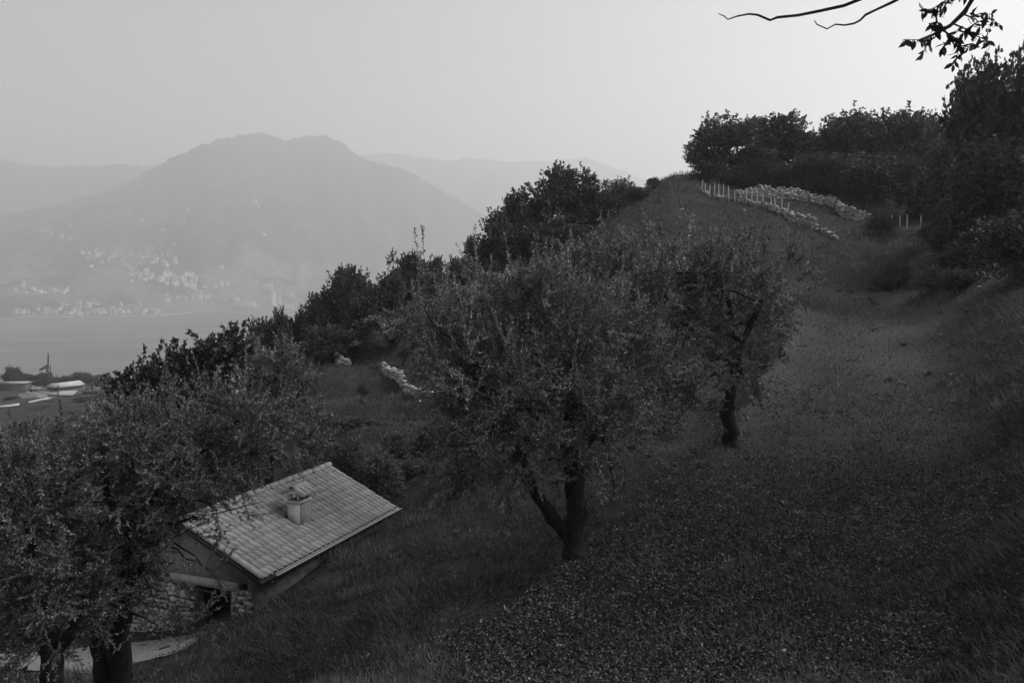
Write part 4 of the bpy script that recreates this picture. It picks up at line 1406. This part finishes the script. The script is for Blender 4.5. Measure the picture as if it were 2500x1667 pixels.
pr = MB().add([(-6.5, -9.5, 1.1), (6.5, -8.0, 1.1), (6.0, -3.9, 2.3), (-6.0, -5.2, 2.3), (-6.5, -9.5, .9), (6.5, -8.0, .9), (6.0, -3.9, 2.1), (-6.0, -5.2, 2.1)], [(0, 1, 2, 3), (4, 7, 6, 5), (0, 4, 5, 1), (1, 5, 6, 2), (0, 3, 7, 4), (2, 6, 7, 3)]).build('porch_roof', M['far_roof'], v)
upright(pr, math.radians(62))
for k in range(5):
    upright(MB().tube([(-6.0 + k * 2.9, -9.0 + k * .33, -4), (-6.0 + k * 2.9, -9.0 + k * .33, 1.05)], .17, 6).build('porch_post', M['pale_wall'], v), math.radians(62))
for k in range(2):
    MB().box((-4.29, -1.9 + k * 2.4, .6), (-4.255, -.7 + k * 2.4, 2.2)).build('window', M['dark_inside'], v)
x, y, _ = ground_at(268, 258)
zt = at(270, 940, 258)[2]
box_house('barn', 'long low barn with a grey roof right of the villa', x, y, zt - 3.8, .25, 15, 7, 2.4, 1.3, M['dark_stone'], M['far_roof'], .6, cat='barn')
x, y, _ = ground_at(32, 270)
zt = at(32, 930, 270)[2]
box_house('shed', 'low flat shed with a pale roof edge at the left edge, under the trees', x, y, zt - 2.6, .1, 9, 5, 2.0, .5, M['dark_stone'], M['far_roof'], .5, cat='shed')
# crane
x, y, z = ground_at(118, 285)
crane = empty('tower_crane', (x, y, z), 0, 'small tower crane with its jib drooping to the left, above the shore trees', 'crane')
ztop = at(120, 882, 285)[2] - z
zjib = at(118, 892, 285)[2] - z
mb = MB()
for ax, ay in ((-.5, -.5), (.5, -.5), (.5, .5), (-.5, .5)):
    mb.tube([(ax, ay, -1), (ax, ay, zjib)], .14, 4)
for i in range(int(zjib)):
    s = 1 if i % 2 else -1
    mb.tube([(-.5 * s, -.5, i), (.5 * s, -.5, i + 1)], .08, 4, cap=False)
    mb.tube([(-.5, -.5 * s, i), (-.5, .5 * s, i + 1)], .08, 4, cap=False)
mb.build('mast', M['crane_paint'], crane)
MB().tube([(0, 0, zjib), (.2, 0, zjib + 4.5), (.35, 0, at(121, 882, 285)[2] - z)], [.3, .16, .1], 5).build('top_mast', M['crane_paint'], crane)
je = at(97, 903, 283) - np.array([x, y, z])
jb = MB()
for off in ((0, 0, .45), (0, .5, -.35), (0, -.5, -.35)):
    jb.tube([np.array([0, 0, zjib]) + off, je + np.array(off) * .6], .16, 4)
for i in range(10):
    a, b = i / 10, (i + 1) / 10
    j0, j1 = np.array([0, 0, zjib]), je
    jb.tube([j0 + (j1 - j0) * a + np.array([0, .5, -.35]), j0 + (j1 - j0) * b + np.array([0, 0, .45])], .1, 4, cap=False)
    jb.tube([j0 + (j1 - j0) * a + np.array([0, 0, .45]), j0 + (j1 - j0) * b + np.array([0, -.5, -.35])], .1, 4, cap=False)
jb.build('jib', M['crane_paint'], crane)
# pale rubble heap and terrace walls
def rubble(name, label, px, d, wpx, hm_, seed, mat):
    rng = np.random.default_rng(seed)
    x, y, z = ground_at(px, d)
    w = wpx / F_PX * d
    g = np.linspace(-1, 1, 22)
    X, Y = np.meshgrid(g, g)
    r = np.hypot(X, Y)
    Zr = np.clip(1 - r, 0, 1) ** .6 * hm_ * (.75 + 1.5 * fbm(X * 3 + seed, Y * 3, 5, seed)) - .5
    V = np.stack([X * w / 2, Y * w / 2.4, Zr], -1).reshape(-1, 3)
    i = np.arange(22 * 22).reshape(22, 22)
    F = np.stack([i[:-1, :-1], i[:-1, 1:], i[1:, 1:], i[1:, :-1]], -1).reshape(-1, 4)
    o = link(bpy.data.objects.new(name, mesh_of(name, V, F, M[mat])))
    o.location = (x, y, z)
    tag(o, label, 'heap')


rubble('rubble_heap', 'wide pale heap of rubble on the field left of the villa', 75, 240, 80, 2.3, 4, 'gravel')
rubble('rubble_heap', 'small pale heap of rubble right below the villa', 205, 230, 40, 1.5, 5, 'gravel')
rubble('earth_bank', 'long low pale earth bank at the left edge, behind the rubble heap', 45, 285, 100, 1.6, 6, 'gravel')


def low_wall(name, label, pts, h, mat):
    W = [np.array(at(*p)) for p in pts]
    for w in W: w[2] = hz(w[0], w[1])
    V = []
    for w in W:
        V += [w + (0, 0, -1), w + (0, 0, h), w + (0, .5, h), w + (0, .5, -1)]
    V = np.array(V)
    F = [(i * 4 + j, (i + 1) * 4 + j, (i + 1) * 4 + j + 1, i * 4 + j + 1) for i in range(len(W) - 1) for j in range(3)]
    F += [(0, 1, 2, 3), tuple(len(W) * 4 - 4 + q for q in (3, 2, 1, 0))]
    o = MB().add(V, F).build(name, M[mat])
    tag(o, label, 'wall')


low_wall('field_wall', 'bright white field wall at the left edge above the olives', [(-30, 1003, 205), (20, 997, 207), (45, 992, 209)], .45, 'stone')
low_wall('field_wall', 'thin pale field wall climbing from the white one towards the villa', [(70, 984, 214), (100, 975, 222), (130, 963, 236)], .3, 'stone')

# pale yard in front of the house
yv, yf = [], []
ypts = [(-12.5, 17.6), (-9.0, 17.9), (-7.9, 19.0), (-8.2, 20.0), (-9.5, 21.0), (-12.5, 22.5), (-16, 22), (-16, 18.5)]
N = 90
gxs, gys = np.linspace(-15.5, -7.7, N), np.linspace(17.2, 21.4, N)
X, Y = np.meshgrid(gxs, gys)
Z = height(X, Y) + .03
edge = .1 + .9 * fbm(X * 1.6, Y * 1.6, 4, 6)
inside = ((X + 10.6) / 2.7) ** 2 + ((Y - 19.2) / 1.25) ** 2 < 1 + edge
V = np.stack([X, Y, Z], -1).reshape(-1, 3)
i = np.arange(N * N).reshape(N, N)
F = np.stack([i[:-1, :-1], i[:-1, 1:], i[1:, 1:], i[1:, :-1]], -1)
F = F[(inside[:-1, :-1] & inside[1:, 1:])].reshape(-1, 4)
yo = link(bpy.data.objects.new('yard_path', mesh_of('yard_path', V, F, M['gravel'])))
tag(yo, 'pale gravel yard below the house gable', kind='structure')

# ------------------------------------------------------------------ the far village
rngV = np.random.default_rng(31)
HOUSE = []
for k in range(8):
    rg = np.random.default_rng(500 + k)
    w, l, h = rg.uniform(9, 18), rg.uniform(8, 11), rg.uniform(5, 10)
    mb = MB().box((-w / 2, -l / 2, -6), (w / 2, l / 2, h), 0)
    mb.add([(-w / 2 - .6, -l / 2 - .6, h + .02), (w / 2 + .6, -l / 2 - .6, h + .02), (w / 2 + .6, l / 2 + .6, h + .02), (-w / 2 - .6, l / 2 + .6, h + .02), (-w / 2 - .6, 0, h + 2.4), (w / 2 + .6, 0, h + 2.4)],
           [(0, 1, 5, 4), (2, 3, 4, 5), (0, 4, 3), (1, 2, 5), (0, 3, 2, 1)], 1)
    for i in range(int(w // 3)):
        for j in range(int(h // 3)):
            xw = -w / 2 + 1.2 + i * 3
            mb.add([(xw, -l / 2 - .03, 1 + j * 3), (xw + 1.1, -l / 2 - .03, 1 + j * 3), (xw + 1.1, -l / 2 - .03, 2.5 + j * 3), (xw, -l / 2 - .03, 2.5 + j * 3)], [(0, 1, 2, 3)], 2)
    HOUSE.append(mb.mesh('house', [M['pale_wall'] if k % 2 else M['mid_wall'], M['far_roof'], M['dark_inside']]))


ORD = ['first', 'second', 'third', 'fourth', 'fifth', 'sixth', 'seventh', 'eighth', 'ninth', 'tenth', 'eleventh', 'twelfth', 'thirteenth', 'fourteenth', 'fifteenth', 'sixteenth',
       'seventeenth', 'eighteenth', 'nineteenth', 'twentieth', 'twenty-first', 'twenty-second', 'twenty-third', 'twenty-fourth', 'twenty-fifth', 'twenty-sixth', 'twenty-seventh', 'twenty-eighth', 'twenty-ninth', 'thirtieth', 'thirty-first']


def village(n, x0, x1, y0, y1, label, group, big=1.0, slant=0.0):
    for i, px in enumerate(np.sort(rngV.uniform(x0, x1, n))):
        py = rngV.uniform(y0, y1) + slant * (px - x0)
        p = on_mountain(px, py)
        hk = int(rngV.integers(8))
        o = bpy.data.objects.new('house', HOUSE[hk])
        o.location = (p[0], p[1], p[2])
        o.rotation_euler = (0, 0, rngV.normal() * .5)
        s = rngV.uniform(.8, 1.35) * big
        o.scale = (s, s, s * rngV.uniform(.8, 1.15))
        link(o)
        tone = 'white' if hk % 2 else 'grey'
        place = 'leftmost' if i == 0 else 'rightmost' if i == n - 1 else ORD[i] + ' from the left' if i < n / 2 else ORD[n - 1 - i] + ' from the right'
        tag(o, f'{tone} house, {place} {label}', 'house', group)


village(58, 30, 385, 757, 768, 'along the far lake front', 'houses along the far lake front')
village(22, 150, 350, 742, 756, 'in the second row above the lake front', 'houses just above the far lake front')
village(60, 300, 480, 658, 688, 'in the dense hillside village', 'houses of the dense hillside village', 1.1, .06)
village(44, 200, 430, 615, 655, 'just above the dense hillside village', 'houses above the dense hillside village')
village(12, 18, 85, 684, 712, 'in the hamlet at the left edge', 'houses of the left edge hamlet', 1.0, .1)
village(12, 95, 170, 706, 720, 'in the row beside the left edge hamlet', 'terraced houses across the lake')
village(28, 400, 555, 690, 735, 'between hillside village and factory', 'houses between village and factory')
village(20, 150, 650, 470, 600, 'of those scattered up the mountainside', 'lone farmhouses on the mountain', .9)
village(7, 100, 170, 560, 585, 'of the small upper left group', 'upper left group of houses')


def far_block(name, label, px, py, w, l, h, rz, cat, wm, rm, flat=True, kind='box'):
    p = on_mountain(px, py)
    root = empty(name, tuple(p), rz, label, cat)
    if kind == 'box':
        MB().box((-w / 2, -l / 2, -8), (w / 2, l / 2, h)).build('wall', M[wm], root)
        if flat:
            MB().box((-w / 2 - .8, -l / 2 - .8, h + .02), (w / 2 + .8, l / 2 + .8, h + 2.2)).build('roof', M[rm], root)
        for i in range(int(w // 9)):
            MB().box((-w / 2 + 3 + i * 9, -l / 2 - .06, h * .3), (-w / 2 + 7 + i * 9, -l / 2 - .01, h * .62)).build('window', M['mid_wall'], root)
    else:
        MB().tube([(0, 0, -8), (0, 0, h)], w / 2, 14).build('silo_wall', M[wm], root, smooth=True)
        MB().tube([(0, 0, h + .01), (0, 0, h + 4)], [w / 2 * 1.02, w / 7], 14).build('silo_cap', M[rm], root)
    return root


far_block('factory', 'long low white factory hall on the far shore', 590, 751, 112, 30, 20, .05, 'factory', 'mid_wall', 'pale_wall')
far_block('factory', 'second white factory hall with a bright roof edge near the tall tower', 690, 752, 90, 26, 10, 0, 'factory', 'mid_wall', 'pale_wall')
far_block('factory', 'pale factory building left of the wide tower', 745, 750, 80, 26, 16, 0, 'factory', 'mid_wall', 'pale_wall')
far_block('factory_building', 'small block on the roof line behind the long factory hall', 572, 736, 34, 20, 14, 0, 'factory', 'mid_wall', 'mid_wall')
far_block('factory_building', 'grey stepped building behind the white silo', 650, 710, 50, 26, 30, 0, 'factory', 'far_roof', 'mid_wall')
far_block('factory_building', 'grey building between the silo and the wide tower', 705, 728, 40, 24, 24, 0, 'factory', 'far_roof', 'mid_wall')
far_block('silo', 'white round silo standing on the far shore', 668, 744, 20, 20, 48, 0, 'silo', 'pale_wall', 'mid_wall', kind='silo')
far_block('silo', 'grey round silo right beside the white one', 682, 744, 14, 14, 34, 0, 'silo', 'mid_wall', 'mid_wall', kind='silo')
far_block('factory_tower', 'tall wide white tower on the far shore beside the pointed tree', 785, 742, 28, 24, 62, 0, 'tower', 'pale_wall', 'mid_wall')
far_block('church_tower', 'square bell tower among the houses of the hillside village', 402, 678, 9, 9, 24, .2, 'tower', 'pale_wall', 'far_roof')
far_block('apartment_block', 'large pale building at the right of the hillside village', 465, 702, 38, 16, 14, .1, 'house', 'pale_wall', 'mid_wall')
far_block('apartment_block', 'pale three storey building above the right end of the village', 540, 655, 18, 12, 11, .1, 'house', 'pale_wall', 'mid_wall')
far_block('villa', 'big pale lakeside building with a long front', 235, 764, 40, 14, 14, 0, 'house', 'pale_wall', 'far_roof')

# ------------------------------------------------------------------ the tree overhead: leafy spray and two bare branches reach into the view
rngO = np.random.default_rng(66)
tx, ty = 6.4, 5.2
ov = empty('overhanging_tree', (tx, ty, hz(tx, ty)), 0, 'tree whose leafy spray and bare twigs hang in at the top right', 'tree')
ob = np.array(ov.location)


def rel(px, py, d):
    return at(px, py, d) - ob


zt_ = 4.2 - ob[2]
MB().tube(curvy((0, 0, -.3), (.1, .1, zt_), 10, .03, rngO), np.linspace(.2, .09, 10), 9, 0, .12, rngO).build('trunk', M['bark'], ov, smooth=True)
hub = np.array([.1, .1, zt_])


def branch_of(pts, r0, r1, join=True):
    P = [rel(*p) for p in pts]
    if join: P = [hub] + P
    return MB().tube(np.array(P), np.linspace(r0, r1, len(P)), 6, 0, .12, rngO).build('branch', M['bark'], ov, smooth=True)


b1 = [(2420, -160, 5.2), (2385, -20, 6), (2355, 30, 6), (2320, 63, 6), (2285, 82, 6), (2240, 100, 6)]
branch_of(b1, .03, .007)
branch_of([(2500, -240, 5), (2250, -60, 5.6), (2060, 15, 6), (2005, 27, 6), (1950, 38, 6), (1898, 43, 6), (1880, 50, 6), (1850, 37, 6), (1828, 35, 6), (1800, 40, 6), (1777, 48, 6), (1768, 40, 6), (1754, 34, 6)], .015, .003)
branch_of([(2480, -200, 5), (2300, -60, 5.7), (2180, 5, 6), (2140, 24, 6), (2113, 37, 6), (2100, 50, 6), (2085, 58, 6), (2062, 62, 6), (2040, 60, 6), (2019, 71, 6), (1994, 60, 6), (1988, 50, 6)], .014, .003)
sub = [[(2320, 63, 6), (2290, 70, 6.05), (2268, 58, 6.1), (2290, 55, 6.1)], [(2300, 75, 6), (2270, 90, 5.95), (2245, 98, 5.9), (2205, 97, 5.9)], [(2300, 72, 6), (2330, 95, 6), (2345, 110, 6), (2335, 140, 6), (2328, 158, 6)],
       [(2330, 60, 6), (2360, 72, 6), (2385, 55, 6), (2415, 45, 6), (2440, 60, 6)], [(2340, 75, 6), (2375, 85, 6), (2400, 95, 6), (2420, 105, 6)], [(2310, 80, 6), (2330, 110, 6), (2365, 115, 6), (2390, 110, 6)],
       [(2280, 92, 6), (2262, 110, 6), (2252, 135, 6)], [(2320, 90, 6), (2310, 105, 6), (2300, 118, 6)], [(2350, 35, 6), (2370, 42, 6), (2395, 33, 6), (2420, 36, 6)],
       [(2385, -20, 6), (2320, -5, 6.1), (2280, 20, 6.1), (2250, 30, 6.1)], [(2320, -5, 6.1), (2300, 25, 6.1), (2285, 35, 6.1)]]
lm = []
for k in range(3):
    L, W = 1.0, .42
    V = [(0, 0, 0), (.3, W * .42, .03), (.62, W * .46, .0), (1, 0, -.1 - .05 * k), (.62, -W * .46, 0), (.3, -W * .42, .03), (.3, 0, -.02), (.62, 0, -.05)]
    F = [(0, 6, 1), (1, 6, 7, 2), (2, 7, 3), (0, 5, 6), (5, 4, 7, 6), (4, 3, 7)]
    mbm = MB().add(V, F).mesh('leaf', M['dark_leaf'])
    lm.append(mbm)
for s in sub:
    P = np.array([rel(*p) for p in s])
    MB().tube(P, np.linspace(.007, .002, len(P)), 5).build('twig', M['bark'], ov)
    seg = np.linalg.norm(np.diff(P, axis=0), axis=1); cum = np.concatenate([[0], np.cumsum(seg)])
    for q in np.arange(.04, cum[-1] + .01, .0125):
        c = np.array([np.interp(q, cum, P[:, i]) for i in range(3)])
        o = bpy.data.objects.new('leaf', lm[int(rngO.integers(3))])
        o.location = c
        dirv = Vector(unit(np.array([rngO.normal() * .7, rngO.normal() * .6, -.55 + rngO.normal() * .45])))
        o.rotation_euler = (dirv.to_track_quat('X', 'Z').to_matrix() @ Matrix.Rotation(rngO.random() * 3, 3, 'X')).to_euler()
        sz = rngO.uniform(.05, .088)
        o.scale = (sz, sz, sz)
        link(o, ov)

# ------------------------------------------------------------------ ground cover: grass and fallen leaves
TRACK = np.array([at(*p)[:2] for p in ((1500, 1660, 10), (1750, 1500, 11.5), (1950, 1250, 15.5), (2050, 1050, 21), (2130, 880, 29), (2150, 790, 37))])


def track_dist(x, y):
    best = np.full(x.shape, 1e9)
    for a, b in zip(TRACK[:-1], TRACK[1:]):
        ab = b - a
        t = np.clip(((x - a[0]) * ab[0] + (y - a[1]) * ab[1]) / (ab @ ab), 0, 1)
        best = np.minimum(best, np.hypot(x - a[0] - t * ab[0], y - a[1] - t * ab[1]))
    return best


rngG = np.random.default_rng(90)


def scatter(n, rmin, rmax, power):
    """points on the slope in view, thinning out with distance"""
    u = rngG.random(n)
    k = 1 - power
    r = (rmin ** k + u * (rmax ** k - rmin ** k)) ** (1 / k)
    a = rngG.uniform(-.66, .64, n)
    return r * np.sin(a), r * np.cos(a), r


def in_house(x, y):
    c, s = math.cos(H_YAW), math.sin(H_YAW)
    dx, dy = x - HX, y - HY
    return (np.abs(c * dx + s * dy) < XG + .1) & (np.abs(-s * dx + c * dy) < YW + .1)


def slope_dir(x, y):
    e = .4
    return np.stack([height(x - e, y, False) - height(x + e, y, False), height(x, y - e, False) - height(x, y + e, False)], -1) / (2 * e)


x, y, r = scatter(420000, 7.5, 95, 1.25)
td = track_dist(x, y)
clump = fbm(x * .8, y * .8, 3, 51)
keep = (td > 2.9 + 2.2 * fbm(x * .4, y * .4, 3, 52)) | (rngG.random(len(x)) < .22)
keep &= clump + rngG.normal(size=len(x)) * .22 > -.12 - .2 * np.clip((r - 30) / 20, 0, 1)
keep &= rngG.random(len(x)) > worn(x, y) * .8
keep &= ~in_house(x, y)
keep &= ~((((x + 10.6) / 2.7) ** 2 + ((y - 19.2) / 1.25) ** 2) < 1.0)
x, y, r, clump = x[keep], y[keep], r[keep], clump[keep]
z = height(x, y)
G = slope_dir(x, y)
n = len(x)
Hb = np.clip(.07 + .0042 * r, .1, .34) * rngG.uniform(.5, 1.5, n) * (1 + np.clip(clump, -.3, .5)) * (1 + 1.3 * (np.clip(fbm(x * .35, y * .35, 3, 58) - .12, 0, .4) / .4) + 0.5 * np.exp(-((x + 4.2) ** 2 + (y - 20.5) ** 2 / 3) / 3))
flow = np.stack([G[:, 0], G[:, 1], np.zeros(n)], -1) * .9 + np.stack([fbm(x * .3, y * .3, 2, 71), fbm(x * .3, y * .3, 2, 72), np.zeros(n)], -1) * 1.1
Dg = unit(np.array([0, 0, .75]) + flow + rngG.normal(size=(n, 3)) * .38)
Wb = np.clip(.006 + .00055 * r, .008, .04)
P = np.stack([x, y, z - .02], -1)
V, F = leaf_quads(P, Dg, Hb, Wb, rngG, .18)
tone = np.clip(.5 + clump * .8 + rngG.normal(size=n) * .22, 0, 1)
go = link(bpy.data.objects.new('grass', mesh_of('grass', V, F, M['grass'], tone=tone)))
tag(go, 'rough dark grass over the hillside', 'grass', kind='stuff')

x, y, r = scatter(330000, 7.5, 48, 1.35)
td = track_dist(x, y)
dens = np.exp(-(td / 4.3) ** 2) + .10 + .35 * np.exp(-((x - 1.0) ** 2 + (y - 14.5) ** 2) / 14)
dens *= np.clip(.8 + 1.2 * fbm(x * .6, y * .6, 3, 55), .1, 1.6)
keep = (rngG.random(len(x)) < dens) & ~in_house(x, y)
x, y, r = x[keep], y[keep], r[keep]
n = len(x)
z = height(x, y)
a = rngG.random(n) * 6.283
Dl = unit(np.stack([np.cos(a), np.sin(a), rngG.normal(size=n) * .45 + .1], -1))
P = np.stack([x, y, z + rngG.random(n) * .03], -1)
V, F = leaf_quads(P, Dl, rngG.uniform(.03, .07, n), rngG.uniform(.018, .042, n), rngG, .22)
tone = rngG.random(n)
lo = link(bpy.data.objects.new('fallen_leaves', mesh_of('fallen_leaves', V, F, M['dead_leaf'], tone=tone)))
tag(lo, 'curled fallen leaves strewn over the track and slope', 'leaves', kind='stuff')

x, y, r = scatter(2600, 8.5, 70, 1.2)
keep = ~in_house(x, y) & (fbm(x * .5, y * .5, 3, 95) + rngG.normal(size=len(x)) * .2 > .05)
x, y, r = x[keep], y[keep], r[keep]
per = 12
n = len(x) * per
ix = np.repeat(np.arange(len(x)), per)
a = rngG.random(n) * 6.283
Dw = unit(np.stack([np.cos(a) * .8, np.sin(a) * .8, .35 + rngG.random(n) * .9], -1))
sz = np.clip(.03 + .0045 * r, .05, .3)[ix] * rngG.uniform(.5, 1.4, n)
Pw = np.stack([x[ix] + rngG.normal(size=n) * .05, y[ix] + rngG.normal(size=n) * .05, height(x, y)[ix] - .01], -1)
V, F = leaf_quads(Pw, Dw, sz, sz * .32, rngG, .2)
wo = link(bpy.data.objects.new('weeds', mesh_of('weeds', V, F, M['soft_leaf'], tone=np.clip(rngG.random(len(x))[ix] * .6 + rngG.random(n) * .4, 0, 1))))
tag(wo, 'low broad leaved weeds dotted through the grass', 'weeds', kind='stuff')
